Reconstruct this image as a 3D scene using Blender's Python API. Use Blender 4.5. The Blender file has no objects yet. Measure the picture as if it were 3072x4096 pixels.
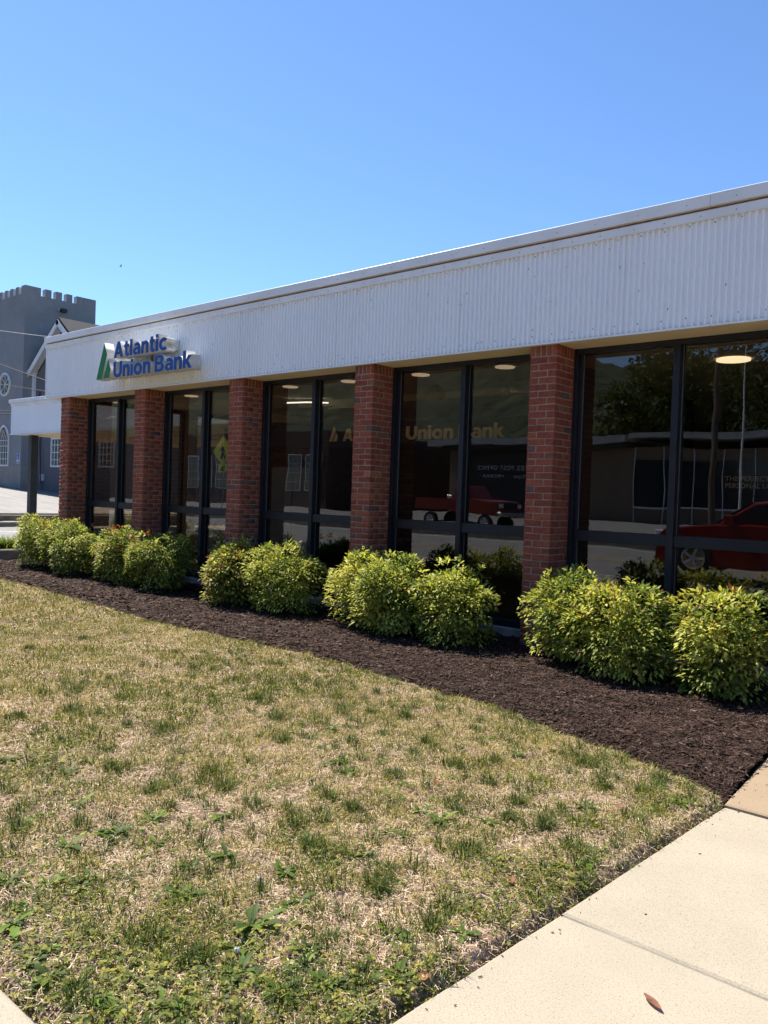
import bpy, bmesh, math, random
import numpy as np
from mathutils import Vector, Matrix, Quaternion

SC = bpy.context.scene
COL = SC.collection
random.seed(11)
rng = np.random.default_rng(11)
rad = math.radians

# ------------------------------------------------------------------ camera
H = 1.506                                  # eye height above the front path
YAW, PITCH, ROLL, FPX = rad(40.95), rad(-1.22), rad(2.0), 3187.0
fw = Vector((-math.sin(YAW) * math.cos(PITCH), math.cos(YAW) * math.cos(PITCH), math.sin(PITCH)))
rt = Vector((math.cos(YAW), math.sin(YAW), 0))
up = rt.cross(fw)
r2 = math.cos(ROLL) * rt + math.sin(ROLL) * up
u2 = -math.sin(ROLL) * rt + math.cos(ROLL) * up
cam = bpy.data.cameras.new('camera')
cam.sensor_fit = 'VERTICAL'; cam.sensor_height = 36.0; cam.lens = FPX / 4096 * 36.0
cam.clip_start = 0.05; cam.clip_end = 6000
cam_o = bpy.data.objects.new('camera', cam); COL.objects.link(cam_o)
cam_o.matrix_world = Matrix(((r2.x, u2.x, -fw.x, 0), (r2.y, u2.y, -fw.y, 0), (r2.z, u2.z, -fw.z, H), (0, 0, 0, 1)))
SC.camera = cam_o

# ------------------------------------------------------------------ sky, sun, exposure
TO_SUN = Vector((-0.685, 0.095, 1.0)).normalized()
world = bpy.data.worlds.new('World'); SC.world = world; world.use_nodes = True
wn = world.node_tree.nodes; wl = world.node_tree.links
bg = wn['Background']
sky = wn.new('ShaderNodeTexSky'); sky.sky_type = 'NISHITA'; sky.sun_disc = False
sky.sun_elevation = math.asin(TO_SUN.z)
sky.sun_rotation = math.atan2(TO_SUN.x, TO_SUN.y) % (2 * math.pi)
sky.altitude = 400; sky.air_density = 1.0; sky.dust_density = 0.1; sky.ozone_density = 9.0
wl.new(sky.outputs[0], bg.inputs[0]); bg.inputs[1].default_value = 0.093
sun = bpy.data.lights.new('sun', 'SUN'); sun.energy = 5.0; sun.angle = rad(0.53); sun.color = (1.0, 0.935, 0.83)
sun_o = bpy.data.objects.new('sun', sun); COL.objects.link(sun_o)
sun_o.rotation_euler = TO_SUN.to_track_quat('Z', 'Y').to_euler(); sun_o.location = (-20, 10, 40)
SC.view_settings.view_transform = 'Standard'; SC.view_settings.look = 'None'
SC.view_settings.exposure = 1.14; SC.view_settings.gamma = 1.0
try: SC.view_settings.use_curve_mapping = False
except Exception: pass
SC.render.engine = 'CYCLES'
SC.cycles.max_bounces = 8; SC.cycles.transparent_max_bounces = 16
SC.cycles.diffuse_bounces = 4; SC.cycles.glossy_bounces = 4
SC.cycles.use_denoising = True
SC.cycles.sample_clamp_indirect = 8.0
SC.cycles.caustics_reflective = False; SC.cycles.caustics_refractive = False

# ------------------------------------------------------------------ helpers
def link(o):
    COL.objects.link(o); return o
def tag(o, label=None, cat=None, group=None, kind=None):
    if label: o['label'] = label
    if cat: o['category'] = cat
    if group: o['group'] = group
    if kind: o['kind'] = kind
    return o
def empty(name, loc, label=None, cat=None, group=None, kind=None):
    o = bpy.data.objects.new(name, None); o.location = loc; o.empty_display_size = .2
    link(o); return tag(o, label, cat, group, kind)
def put(o, parent):
    """parent o (built in world coordinates) under parent and keep it where it is"""
    if parent is None: return o
    o.parent = parent
    loc = WORLD.get(parent.name, Vector((0, 0, 0)))
    o.matrix_parent_inverse = Matrix.Translation(-loc)
    return o
WORLD = {}
def thing(name, loc, label, cat, group=None, kind=None):
    o = empty(name, loc, label, cat, group, kind); WORLD[o.name] = Vector(loc); return o

class MB:
    def __init__(s): s.v = []; s.f = []
    def add(s, vs, fs):
        n = len(s.v); s.v.extend([tuple(p) for p in vs]); s.f.extend([tuple(i + n for i in f) for f in fs]); return s
    def box(s, x0, x1, y0, y1, z0, z1):
        return s.add([(x0,y0,z0),(x1,y0,z0),(x1,y1,z0),(x0,y1,z0),(x0,y0,z1),(x1,y0,z1),(x1,y1,z1),(x0,y1,z1)],
                     [(0,3,2,1),(4,5,6,7),(0,1,5,4),(1,2,6,5),(2,3,7,6),(3,0,4,7)])
    def obox(s, c, ax, ay, az):
        c, ax, ay, az = map(Vector, (c, ax, ay, az))
        vs = [c + sx*ax + sy*ay + sz*az for sz in (-1,1) for sx, sy in ((-1,-1),(1,-1),(1,1),(-1,1))]
        return s.add(vs, [(0,3,2,1),(4,5,6,7),(0,1,5,4),(1,2,6,5),(2,3,7,6),(3,0,4,7)])
    def cbox(s, x0, x1, y0, y1, z0, z1, b):
        """box with chamfered edges"""
        X = (x0, x0+b, x1-b, x1); Y = (y0, y0+b, y1-b, y1); Z = (z0, z0+b, z1-b, z1)
        n = len(s.v); idx = {}
        def g(i, j, k):
            if (i, j, k) not in idx:
                idx[(i, j, k)] = len(s.v); s.v.append((X[i], Y[j], Z[k]))
            return idx[(i, j, k)]
        F = s.f
        F.append((g(1,1,0), g(1,2,0), g(2,2,0), g(2,1,0))); F.append((g(1,1,3), g(2,1,3), g(2,2,3), g(1,2,3)))
        F.append((g(1,0,1), g(2,0,1), g(2,0,2), g(1,0,2))); F.append((g(1,3,1), g(1,3,2), g(2,3,2), g(2,3,1)))
        F.append((g(0,1,1), g(0,1,2), g(0,2,2), g(0,2,1))); F.append((g(3,1,1), g(3,2,1), g(3,2,2), g(3,1,2)))
        F.append((g(1,0,1), g(1,1,0), g(2,1,0), g(2,0,1))); F.append((g(1,3,1), g(2,3,1), g(2,2,0), g(1,2,0)))
        F.append((g(1,0,2), g(2,0,2), g(2,1,3), g(1,1,3))); F.append((g(1,3,2), g(1,2,3), g(2,2,3), g(2,3,2)))
        F.append((g(0,1,1), g(0,2,1), g(1,2,0), g(1,1,0))); F.append((g(3,1,1), g(2,1,0), g(2,2,0), g(3,2,1)))
        F.append((g(0,1,2), g(1,1,3), g(1,2,3), g(0,2,2))); F.append((g(3,1,2), g(3,2,2), g(2,2,3), g(2,1,3)))
        F.append((g(0,1,1), g(1,0,1), g(1,0,2), g(0,1,2))); F.append((g(3,1,1), g(3,1,2), g(2,0,2), g(2,0,1)))
        F.append((g(0,2,1), g(0,2,2), g(1,3,2), g(1,3,1))); F.append((g(3,2,1), g(2,3,1), g(2,3,2), g(3,2,2)))
        F.append((g(0,1,1), g(1,1,0), g(1,0,1))); F.append((g(3,1,1), g(2,0,1), g(2,1,0)))
        F.append((g(0,2,1), g(1,3,1), g(1,2,0))); F.append((g(3,2,1), g(2,2,0), g(2,3,1)))
        F.append((g(0,1,2), g(1,0,2), g(1,1,3))); F.append((g(3,1,2), g(2,1,3), g(2,0,2)))
        F.append((g(0,2,2), g(1,2,3), g(1,3,2))); F.append((g(3,2,2), g(2,3,2), g(2,2,3)))
        return s
    def prism(s, poly, axis, a, b):
        """extrude a 2D polygon along axis (0,1,2) from a to b"""
        def P(p, t):
            return {0: (t, p[0], p[1]), 1: (p[0], t, p[1]), 2: (p[0], p[1], t)}[axis]
        n = len(poly)
        vs = [P(p, a) for p in poly] + [P(p, b) for p in poly]
        fs = [tuple(range(n))[::-1], tuple(range(n, 2*n))] + [(i, (i+1) % n, n+(i+1) % n, n+i) for i in range(n)]
        return s.add(vs, fs)
    def cyl(s, p0, p1, r0, r1=None, n=10, caps=True):
        p0, p1 = Vector(p0), Vector(p1); r1 = r0 if r1 is None else r1
        d = (p1-p0).normalized(); a = d.orthogonal().normalized(); b = d.cross(a)
        vs = [p0 + r0*(math.cos(t)*a + math.sin(t)*b) for t in [2*math.pi*i/n for i in range(n)]]
        vs += [p1 + r1*(math.cos(t)*a + math.sin(t)*b) for t in [2*math.pi*i/n for i in range(n)]]
        fs = [(i, (i+1) % n, n+(i+1) % n, n+i) for i in range(n)]
        if caps: fs += [tuple(range(n))[::-1], tuple(range(n, 2*n))]
        return s.add(vs, fs)
    def tube(s, pts, r, n=6):
        pts = [Vector(p) for p in pts]
        rr = r if isinstance(r, (list, tuple)) else [r]*len(pts)
        base = len(s.v)
        for i, p in enumerate(pts):
            d = (pts[min(i+1, len(pts)-1)] - pts[max(i-1, 0)]).normalized()
            a = d.cross(Vector((0.13, 0.27, 1))).normalized(); b = d.cross(a)
            for k in range(n):
                t = 2*math.pi*k/n; s.v.append(tuple(p + rr[i]*(math.cos(t)*a + math.sin(t)*b)))
        for i in range(len(pts)-1):
            for k in range(n):
                s.f.append((base+i*n+k, base+i*n+(k+1) % n, base+(i+1)*n+(k+1) % n, base+(i+1)*n+k))
        s.f.append(tuple(range(base, base+n))[::-1]); e = base+(len(pts)-1)*n; s.f.append(tuple(range(e, e+n)))
        return s
    def sphere(s, c, rx, ry, rz, n=12, m=8):
        c = Vector(c); base = len(s.v)
        for j in range(1, m):
            ph = math.pi*j/m
            for i in range(n):
                t = 2*math.pi*i/n
                s.v.append((c.x+rx*math.sin(ph)*math.cos(t), c.y+ry*math.sin(ph)*math.sin(t), c.z+rz*math.cos(ph)))
        T = len(s.v); s.v.append((c.x, c.y, c.z+rz)); Bq = len(s.v); s.v.append((c.x, c.y, c.z-rz))
        for j in range(m-2):
            for i in range(n):
                s.f.append((base+j*n+i, base+(j+1)*n+i, base+(j+1)*n+(i+1) % n, base+j*n+(i+1) % n))
        for i in range(n):
            s.f.append((T, base+i, base+(i+1) % n)); s.f.append((Bq, base+(m-2)*n+(i+1) % n, base+(m-2)*n+i))
        return s
    def build(s, name, m, parent=None, smooth=False, bevel=0):
        me = bpy.data.meshes.new(name); me.from_pydata(s.v, [], s.f); me.update()
        if smooth: me.polygons.foreach_set('use_smooth', [True]*len(me.polygons))
        o = link(bpy.data.objects.new(name, me)); me.materials.append(m)
        if bevel:
            md = o.modifiers.new('bevel', 'BEVEL'); md.width = bevel; md.segments = 2; md.limit_method = 'ANGLE'
        return put(o, parent)

def np_mesh(name, V, F, m, parent=None, colors=None, smooth=False):
    """V (n,3); F (k,3) or (k,4) or list of such arrays; colours per vertex (n,3)"""
    Fs = F if isinstance(F, list) else [F]
    me = bpy.data.meshes.new(name)
    me.vertices.add(len(V)); me.vertices.foreach_set('co', np.ascontiguousarray(V, dtype=np.float32).ravel())
    nl = sum(f.size for f in Fs); npoly = sum(len(f) for f in Fs)
    me.loops.add(nl); me.polygons.add(npoly)
    me.loops.foreach_set('vertex_index', np.concatenate([f.ravel() for f in Fs]).astype(np.int32))
    tot = np.concatenate([np.full(len(f), f.shape[1]) for f in Fs])
    st = np.concatenate(([0], np.cumsum(tot)[:-1]))
    me.polygons.foreach_set('loop_start', st.astype(np.int32))
    if smooth: me.polygons.foreach_set('use_smooth', np.ones(npoly, dtype=bool))
    me.update(calc_edges=True)
    if colors is not None:
        ca = me.color_attributes.new('Col', 'FLOAT_COLOR', 'POINT')
        c4 = np.ones((len(V), 4), dtype=np.float32); c4[:, :3] = colors
        ca.data.foreach_set('color', c4.ravel())
    o = link(bpy.data.objects.new(name, me)); me.materials.append(m)
    return put(o, parent)

# -------- value noise for scattering and relief
_G = np.random.default_rng(5).random((256, 256))
def vnoise(x, y):
    x = np.asarray(x, float); y = np.asarray(y, float)
    xi = np.floor(x).astype(int); yi = np.floor(y).astype(int); fx = x-xi; fy = y-yi
    fx = fx*fx*(3-2*fx); fy = fy*fy*(3-2*fy)
    a = _G[xi % 256, yi % 256]; b = _G[(xi+1) % 256, yi % 256]; c = _G[xi % 256, (yi+1) % 256]; d = _G[(xi+1) % 256, (yi+1) % 256]
    return (a*(1-fx)+b*fx)*(1-fy) + (c*(1-fx)+d*fx)*fy
def fbm(x, y, o=3):
    s = 0; a = .5; t = 0
    for i in range(o):
        s = s + a*vnoise(x*2**i + 17*i, y*2**i + 31*i); t += a; a *= .5
    return s/t

# ------------------------------------------------------------------ materials
def newmat(name):
    m = bpy.data.materials.new(name); m.use_nodes = True
    return m, m.node_tree.nodes, m.node_tree.links, m.node_tree.nodes['Principled BSDF']
def C4(c): return (c[0], c[1], c[2], 1)
def pmat(name, c1, c2=None, scale=6, rough=.7, metal=0, bump=0, bscale=None, bdist=.01, detail=5, spec=.4, stretch=None, lo=.35, hi=.65, c3=None, s3=60, lo3=.6, hi3=.7):
    m, n, l, b = newmat(name)
    b.inputs['Roughness'].default_value = rough; b.inputs['Metallic'].default_value = metal
    b.inputs['Specular IOR Level'].default_value = spec
    b.inputs['Base Color'].default_value = C4(c1)
    tc = n.new('ShaderNodeTexCoord'); co = tc.outputs['Object']
    if stretch:
        mp = n.new('ShaderNodeMapping'); mp.inputs['Scale'].default_value = stretch; l.new(co, mp.inputs[0]); co = mp.outputs[0]
    last = None
    if c2:
        nt = n.new('ShaderNodeTexNoise'); nt.inputs['Scale'].default_value = scale; nt.inputs['Detail'].default_value = detail; l.new(co, nt.inputs['Vector'])
        mr = n.new('ShaderNodeMapRange'); mr.inputs[1].default_value = lo; mr.inputs[2].default_value = hi; l.new(nt.outputs[0], mr.inputs[0])
        mx = n.new('ShaderNodeMix'); mx.data_type = 'RGBA'; mx.inputs[6].default_value = C4(c1); mx.inputs[7].default_value = C4(c2)
        l.new(mr.outputs[0], mx.inputs[0]); last = mx.outputs[2]
        if c3:
            n3 = n.new('ShaderNodeTexNoise'); n3.inputs['Scale'].default_value = s3; n3.inputs['Detail'].default_value = 3; l.new(tc.outputs['Object'], n3.inputs['Vector'])
            m3 = n.new('ShaderNodeMapRange'); m3.inputs[1].default_value = lo3; m3.inputs[2].default_value = hi3; l.new(n3.outputs[0], m3.inputs[0])
            x3 = n.new('ShaderNodeMix'); x3.data_type = 'RGBA'; x3.inputs[7].default_value = C4(c3); l.new(last, x3.inputs[6]); l.new(m3.outputs[0], x3.inputs[0]); last = x3.outputs[2]
        l.new(last, b.inputs['Base Color'])
    if bump:
        bt = n.new('ShaderNodeTexNoise'); bt.inputs['Scale'].default_value = bscale or scale*4; bt.inputs['Detail'].default_value = 4; l.new(co, bt.inputs['Vector'])
        bp = n.new('ShaderNodeBump'); bp.inputs['Strength'].default_value = bump; bp.inputs['Distance'].default_value = bdist
        l.new(bt.outputs[0], bp.inputs['Height']); l.new(bp.outputs[0], b.inputs['Normal'])
    return m
def emat(name, c, s):
    m, n, l, b = newmat(name); b.inputs['Base Color'].default_value = C4(c)
    b.inputs['Emission Color'].default_value = C4(c); b.inputs['Emission Strength'].default_value = s; return m
def leafmat(name, transl=.35, rough=.5, spec=.3):
    m, n, l, b = newmat(name)
    at = n.new('ShaderNodeAttribute'); at.attribute_name = 'Col'
    l.new(at.outputs['Color'], b.inputs['Base Color']); b.inputs['Roughness'].default_value = rough; b.inputs['Specular IOR Level'].default_value = spec
    tr = n.new('ShaderNodeBsdfTranslucent')
    hs = n.new('ShaderNodeHueSaturation'); hs.inputs['Saturation'].default_value = 1.1; hs.inputs['Value'].default_value = 1.25
    l.new(at.outputs['Color'], hs.inputs['Color']); l.new(hs.outputs[0], tr.inputs[0])
    mx = n.new('ShaderNodeMixShader'); mx.inputs[0].default_value = transl
    l.new(b.outputs[0], mx.inputs[1]); l.new(tr.outputs[0], mx.inputs[2]); l.new(mx.outputs[0], n['Material Output'].inputs[0])
    return m

def brickmat():
    m, n, l, b = newmat('brick')
    oi = n.new('ShaderNodeObjectInfo'); gi = n.new('ShaderNodeNewGeometry')
    ad = n.new('ShaderNodeMath'); ad.operation = 'ADD'; l.new(oi.outputs['Random'], ad.inputs[0]); l.new(gi.outputs['Random Per Island'], ad.inputs[1])
    fr = n.new('ShaderNodeMath'); fr.operation = 'FRACT'; l.new(ad.outputs[0], fr.inputs[0])
    cr = n.new('ShaderNodeValToRGB'); l.new(fr.outputs[0], cr.inputs[0]); e = cr.color_ramp; e.interpolation = 'LINEAR'
    cols = [(0, (.225, .058, .038)), (.2, (.285, .074, .046)), (.42, (.315, .086, .052)), (.62, (.255, .066, .045)), (.8, (.345, .104, .056)), (.9, (.28, .076, .052)), (.94, (.16, .085, .076)), (.97, (.12, .070, .064)), (1, (.42, .15, .068))]
    e.elements[0].position, e.elements[0].color = 0, C4(cols[0][1]); e.elements[1].position, e.elements[1].color = 1, C4(cols[-1][1])
    for p, c in cols[1:-1]:
        k = e.elements.new(p); k.color = C4(c)
    tc = n.new('ShaderNodeTexCoord')
    mo = n.new('ShaderNodeVectorMath'); mo.operation = 'ADD'; l.new(gi.outputs['Position'], mo.inputs[0])
    nt = n.new('ShaderNodeTexNoise'); nt.inputs['Scale'].default_value = 22; nt.inputs['Detail'].default_value = 6; nt.inputs['Roughness'].default_value = .65; l.new(gi.outputs['Position'], nt.inputs['Vector'])
    mr = n.new('ShaderNodeMapRange'); mr.inputs[1].default_value = .3; mr.inputs[2].default_value = .75; mr.inputs[3].default_value = .62; mr.inputs[4].default_value = 1.3; l.new(nt.outputs[0], mr.inputs[0])
    mu = n.new('ShaderNodeMix'); mu.data_type = 'RGBA'; mu.blend_type = 'MULTIPLY'; mu.inputs[0].default_value = 1; l.new(cr.outputs[0], mu.inputs[6]); l.new(mr.outputs[0], mu.inputs[7])
    l.new(mu.outputs[2], b.inputs['Base Color']); b.inputs['Roughness'].default_value = .85; b.inputs['Specular IOR Level'].default_value = .2
    n2 = n.new('ShaderNodeTexNoise'); n2.inputs['Scale'].default_value = 120; n2.inputs['Detail'].default_value = 5; l.new(gi.outputs['Position'], n2.inputs['Vector'])
    bp = n.new('ShaderNodeBump'); bp.inputs['Strength'].default_value = .5; bp.inputs['Distance'].default_value = .004; l.new(n2.outputs[0], bp.inputs['Height']); l.new(bp.outputs[0], b.inputs['Normal'])
    return m

def glassmat(name, tint, ior=2.0, wave=.0015):
    m, n, l, b = newmat(name); n.remove(b)
    gi = n.new('ShaderNodeNewGeometry'); fr = n.new('ShaderNodeFresnel'); fr.inputs[0].default_value = ior
    tc = n.new('ShaderNodeTexCoord')
    nt = n.new('ShaderNodeTexNoise'); nt.inputs['Scale'].default_value = 1.3; nt.inputs['Detail'].default_value = 1; l.new(tc.outputs['Object'], nt.inputs['Vector'])
    bp = n.new('ShaderNodeBump'); bp.inputs['Strength'].default_value = 1; bp.inputs['Distance'].default_value = wave; l.new(nt.outputs[0], bp.inputs['Height'])
    iv = n.new('ShaderNodeMath'); iv.operation = 'SUBTRACT'; iv.inputs[0].default_value = 1; l.new(gi.outputs['Backfacing'], iv.inputs[1])
    mu = n.new('ShaderNodeMath'); mu.operation = 'MULTIPLY'; l.new(fr.outputs[0], mu.inputs[0]); l.new(iv.outputs[0], mu.inputs[1])
    tr = n.new('ShaderNodeBsdfTransparent'); tr.inputs[0].default_value = C4(tint)
    gl = n.new('ShaderNodeBsdfGlossy'); gl.inputs['Roughness'].default_value = 0.0; gl.inputs[0].default_value = (1, 1, 1, 1); l.new(bp.outputs[0], gl.inputs['Normal'])
    mx = n.new('ShaderNodeMixShader'); l.new(mu.outputs[0], mx.inputs[0]); l.new(tr.outputs[0], mx.inputs[1]); l.new(gl.outputs[0], mx.inputs[2])
    l.new(mx.outputs[0], n['Material Output'].inputs[0])
    return m

M = {}
M['brick'] = brickmat()
M['mortar'] = pmat('mortar', (.36, .285, .195), (.27, .215, .15), scale=9, rough=.95, bump=.6, bscale=160, bdist=.004, spec=.1)
M['white_metal'] = pmat('white_painted_metal', (.88, .90, .93), (.84, .86, .89), scale=1.2, rough=.42, spec=.4, stretch=(1, 1, .25), c3=(.50, .45, .38), s3=7, lo3=.74, hi3=.88)
M['trim_white'] = pmat('white_trim', (.80, .82, .85), (.70, .71, .72), scale=1.6, rough=.4, c3=(.35, .30, .24), s3=9, lo3=.72, hi3=.85)
M['soffit'] = pmat('cream_soffit', (.85, .72, .53), (.79, .67, .49), scale=3, rough=.8, spec=.2)
M['rust'] = pmat('rusty_joint', (.30, .17, .08), (.16, .09, .05), scale=14, rough=.9)
M['frame'] = pmat('dark_bronze_frame', (.010, .011, .016), (.015, .016, .021), scale=4, rough=.45, spec=.35)
M['frame_edge'] = pmat('frame_gasket', (.09, .09, .095), rough=.6)
M['glass'] = glassmat('tinted_window_glass', (.70, .67, .625), ior=1.85)
M['clear_glass'] = glassmat('clear_glass', (.7, .72, .72), ior=1.6, wave=.0)
M['concrete'] = pmat('old_concrete', (.33, .31, .28), (.22, .21, .19), scale=5, rough=.9, bump=.4, bscale=90, bdist=.005)
M['screw'] = pmat('screw_metal', (.28, .27, .27), rough=.4, metal=.6)
M['roof'] = pmat('roof_membrane', (.06, .06, .06), (.09, .09, .085), scale=3, rough=.9)
M['blue_face'] = pmat('blue_acrylic', (.013, .080, .31), (.011, .072, .28), scale=3, rough=.6, spec=.25)
M['green_face'] = pmat('green_acrylic', (.014, .20, .065), (.012, .18, .06), scale=3, rough=.55, spec=.25)
# ------------------------------------------------------------------ ground materials
def concretemat(name, c1, c2, speck, stain):
    m, n, l, b = newmat(name); tc = n.new('ShaderNodeTexCoord'); co = tc.outputs['Object']
    def noise(s, d=4, r=.55):
        t = n.new('ShaderNodeTexNoise'); t.inputs['Scale'].default_value = s; t.inputs['Detail'].default_value = d; t.inputs['Roughness'].default_value = r; l.new(co, t.inputs['Vector']); return t.outputs[0]
    def rng_(src, a, b_, lo=0., hi=1.):
        q = n.new('ShaderNodeMapRange'); q.inputs[1].default_value = a; q.inputs[2].default_value = b_; q.inputs[3].default_value = lo; q.inputs[4].default_value = hi; l.new(src, q.inputs[0]); return q.outputs[0]
    def mix(f, a, b_):
        q = n.new('ShaderNodeMix'); q.data_type = 'RGBA'
        if hasattr(a, 'is_linked'): l.new(a, q.inputs[6])
        else: q.inputs[6].default_value = C4(a)
        q.inputs[7].default_value = C4(b_); l.new(f, q.inputs[0]); return q.outputs[2]
    c = mix(rng_(noise(2.3, 6), .3, .7), c1, c2)
    c = mix(rng_(noise(150, 3), .54, .70, 0, .75), c, speck)
    c = mix(rng_(noise(280, 2), .58, .72, 0, .7), c, [x*.55 for x in speck])
    c = mix(rng_(noise(1.7, 5, .6), .62, .78, 0, .55), c, stain)
    c = mix(rng_(noise(60, 2), .70, .76, 0, .75), c, (.09, .08, .07))
    l.new(c, b.inputs['Base Color']); b.inputs['Roughness'].default_value = .9; b.inputs['Specular IOR Level'].default_value = .25
    bp = n.new('ShaderNodeBump'); bp.inputs['Strength'].default_value = .55; bp.inputs['Distance'].default_value = .0025
    l.new(noise(260, 4), bp.inputs['Height']); l.new(bp.outputs[0], b.inputs['Normal'])
    return m
M['slab'] = concretemat('broom_finished_concrete', (.36, .315, .24), (.315, .275, .21), (.18, .15, .115), (.33, .235, .14))
M['slab_tan'] = concretemat('weathered_tan_concrete', (.31, .235, .155), (.265, .20, .13), (.19, .135, .09), (.24, .16, .09))
M['soil'] = pmat('dry_soil', (.18, .12, .085), (.27, .195, .145), scale=9, rough=.95, bump=.8, bscale=60, bdist=.01, c3=(.13, .085, .055), s3=25, lo3=.5, hi3=.65, spec=.1)
M['mulch_base'] = pmat('mulch_bed_base', (.020, .012, .009), (.038, .023, .017), scale=40, rough=.95, bump=1, bscale=70, bdist=.02, spec=.15)
M['asphalt'] = pmat('worn_asphalt', (.20, .195, .19), (.145, .142, .14), scale=3, rough=.88, bump=.5, bscale=120, bdist=.006, c3=(.32, .31, .29), s3=55, lo3=.55, hi3=.7)
M['asphalt_old'] = pmat('sunbleached_asphalt', (.20, .19, .183), (.135, .13, .125), scale=1.2, stretch=(.35, 2.2, 1), rough=.75, bump=.8, bscale=40, bdist=.012, c3=(.32, .305, .29), s3=26, lo3=.55, hi3=.7)
M['road'] = pmat('road_asphalt', (.16, .156, .15), (.20, .196, .19), scale=2, rough=.85, bump=.4, bscale=120, bdist=.005)
M['ground'] = pmat('ground_soil_grass', (.14, .14, .07), (.22, .19, .11), scale=.4, rough=.95)
M['kerb'] = pmat('aged_kerb_concrete', (.26, .235, .19), (.16, .145, .12), scale=4, rough=.92, bump=.4, bscale=80, bdist=.006)
M['paint_white'] = pmat('white_road_paint', (.70, .69, .66), (.50, .49, .47), scale=9, rough=.7)
M['paint_yellow'] = pmat('yellow_road_paint', (.55, .33, .04), (.40, .25, .05), scale=9, rough=.7)

# ------------------------------------------------------------------ large ground sheet
def sheet(name, x0, x1, y0, y1, nx, ny, hf, m, parent=None, kind='structure', label=None, smooth=True):
    xs = np.linspace(x0, x1, nx+1); ys = np.linspace(y0, y1, ny+1)
    X, Y = np.meshgrid(xs, ys, indexing='ij'); Z = hf(X, Y)
    V = np.stack([X, Y, Z], -1).reshape(-1, 3)
    i = np.arange(nx)[:, None]*(ny+1) + np.arange(ny)[None, :]; i = i.ravel()
    F = np.stack([i, i+ny+1, i+ny+2, i+1], 1)
    o = np_mesh(name, V, F, m, parent, smooth=smooth)
    if kind: o['kind'] = kind
    if label: o['label'] = label
    return o
def ground_h(X, Y):
    # level round the bank, falling below the paved areas there; rising gently to the left
    r = np.clip((-X-29)/15, 0, 1)*.62*np.clip((Y+30)/30, 0, 1)
    far = np.clip((np.hypot(X, Y)-70)/300, 0, 1)
    return -.16 + r*np.clip((40+Y*0)/40, 0, 1) - far*.0
g = MB()
sheet('ground', -2500, 2500, -2500, 2500, 200, 200, lambda X, Y: np.where((X < -24) & (X > -90) & (Y > 0) & (Y < 70), -.16, -.16), M['ground'])

# ------------------------------------------------------------------ lawn outline
BX = np.array([-15.3, -12.24, -11.63, -10.38, -9.58, -8.48, -7.78, -7.15, -6.4, -5.76, -5.29, -4.76, -4.24, -3.66, -3.18, -2.83, -2.49, -2.22, -1.94, -1.78, -1.59, -1.43, -1.27, -1.0])
BY = np.array([5.42, 5.36, 5.36, 5.24, 5.16, 5.04, 4.98, 5.0, 5.02, 5.01, 5.01, 5.00, 4.92, 4.83, 4.80, 4.73, 4.62, 4.56, 4.48, 4.40, 4.35, 4.27, 4.18, 4.0])
def mulch_edge(x): return np.interp(x, BX, BY) + .02*np.sin(np.asarray(x)*9.1) + .015*np.sin(np.asarray(x)*23.7)
PY = np.array([1.0, 1.73, 2.64, 4.16, 5.18, 6.9]); PXE = np.array([-1.455, -1.42, -1.36, -1.275, -1.35, -1.42])
def path_edge(y): return np.interp(y, PY, PXE)
SWY = 1.06                                             # inner edge of the street pavement
def lawn_h(x, y):
    z = .028*(fbm(x*1.3, y*1.3)-.5) + .022*(fbm(x*6, y*6, 2)-.5) + .006
    d = np.minimum(path_edge(y)-x, y-SWY)
    return z - .055*np.clip(1-d/.05, 0, 1)
def lawn_sheet():
    nx, ny = 300, 110
    xs = np.concatenate([np.linspace(-15.05, -4, 110), np.linspace(-4, -1.25, 191)[1:]])
    t = np.linspace(0, 1, ny+1)
    X = np.repeat(xs[:, None], ny+1, 1); Y = SWY + t[None, :]*(mulch_edge(X)+.04-SWY)
    lim = path_edge(Y)-.006; X = np.minimum(X, lim)
    Z = lawn_h(X, Y)
    V = np.stack([X, Y, Z], -1).reshape(-1, 3); n = len(xs)
    i = (np.arange(n-1)[:, None]*(ny+1) + np.arange(ny)[None, :]).ravel()
    F = np.stack([i, i+ny+1, i+ny+2, i+1], 1)
    o = np_mesh('lawn', V, F, M['soil'], smooth=True); o['kind'] = 'structure'; o['label'] = 'patchy dry lawn soil in front of the bank'
lawn_sheet()
def mulch_h(x, y):
    e = np.clip((y-mulch_edge(x))/.25, 0, 1)
    return -.02 + .055*e + .03*(fbm(x*2.2, y*2.2)-.5)*e + .035*(fbm(x*11, y*11, 2)-.5)
def mulch_sheet():
    xs = np.linspace(-15.05, -1.2, 260); ny = 46; t = np.linspace(0, 1, ny+1)
    X = np.repeat(xs[:, None], ny+1, 1); Y0 = mulch_edge(X); Y = Y0 + t[None, :]*(7.32-Y0)
    X = np.minimum(X, path_edge(Y)-.006)
    Z = mulch_h(X, Y); V = np.stack([X, Y, Z], -1).reshape(-1, 3); n = len(xs)
    i = (np.arange(n-1)[:, None]*(ny+1) + np.arange(ny)[None, :]).ravel()
    o = np_mesh('mulch_bed', V, np.stack([i, i+ny+1, i+ny+2, i+1], 1), M['mulch_base'], smooth=True); o['kind'] = 'structure'
    o['label'] = 'dark bark mulch bed along the bank wall'
mulch_sheet()

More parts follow.
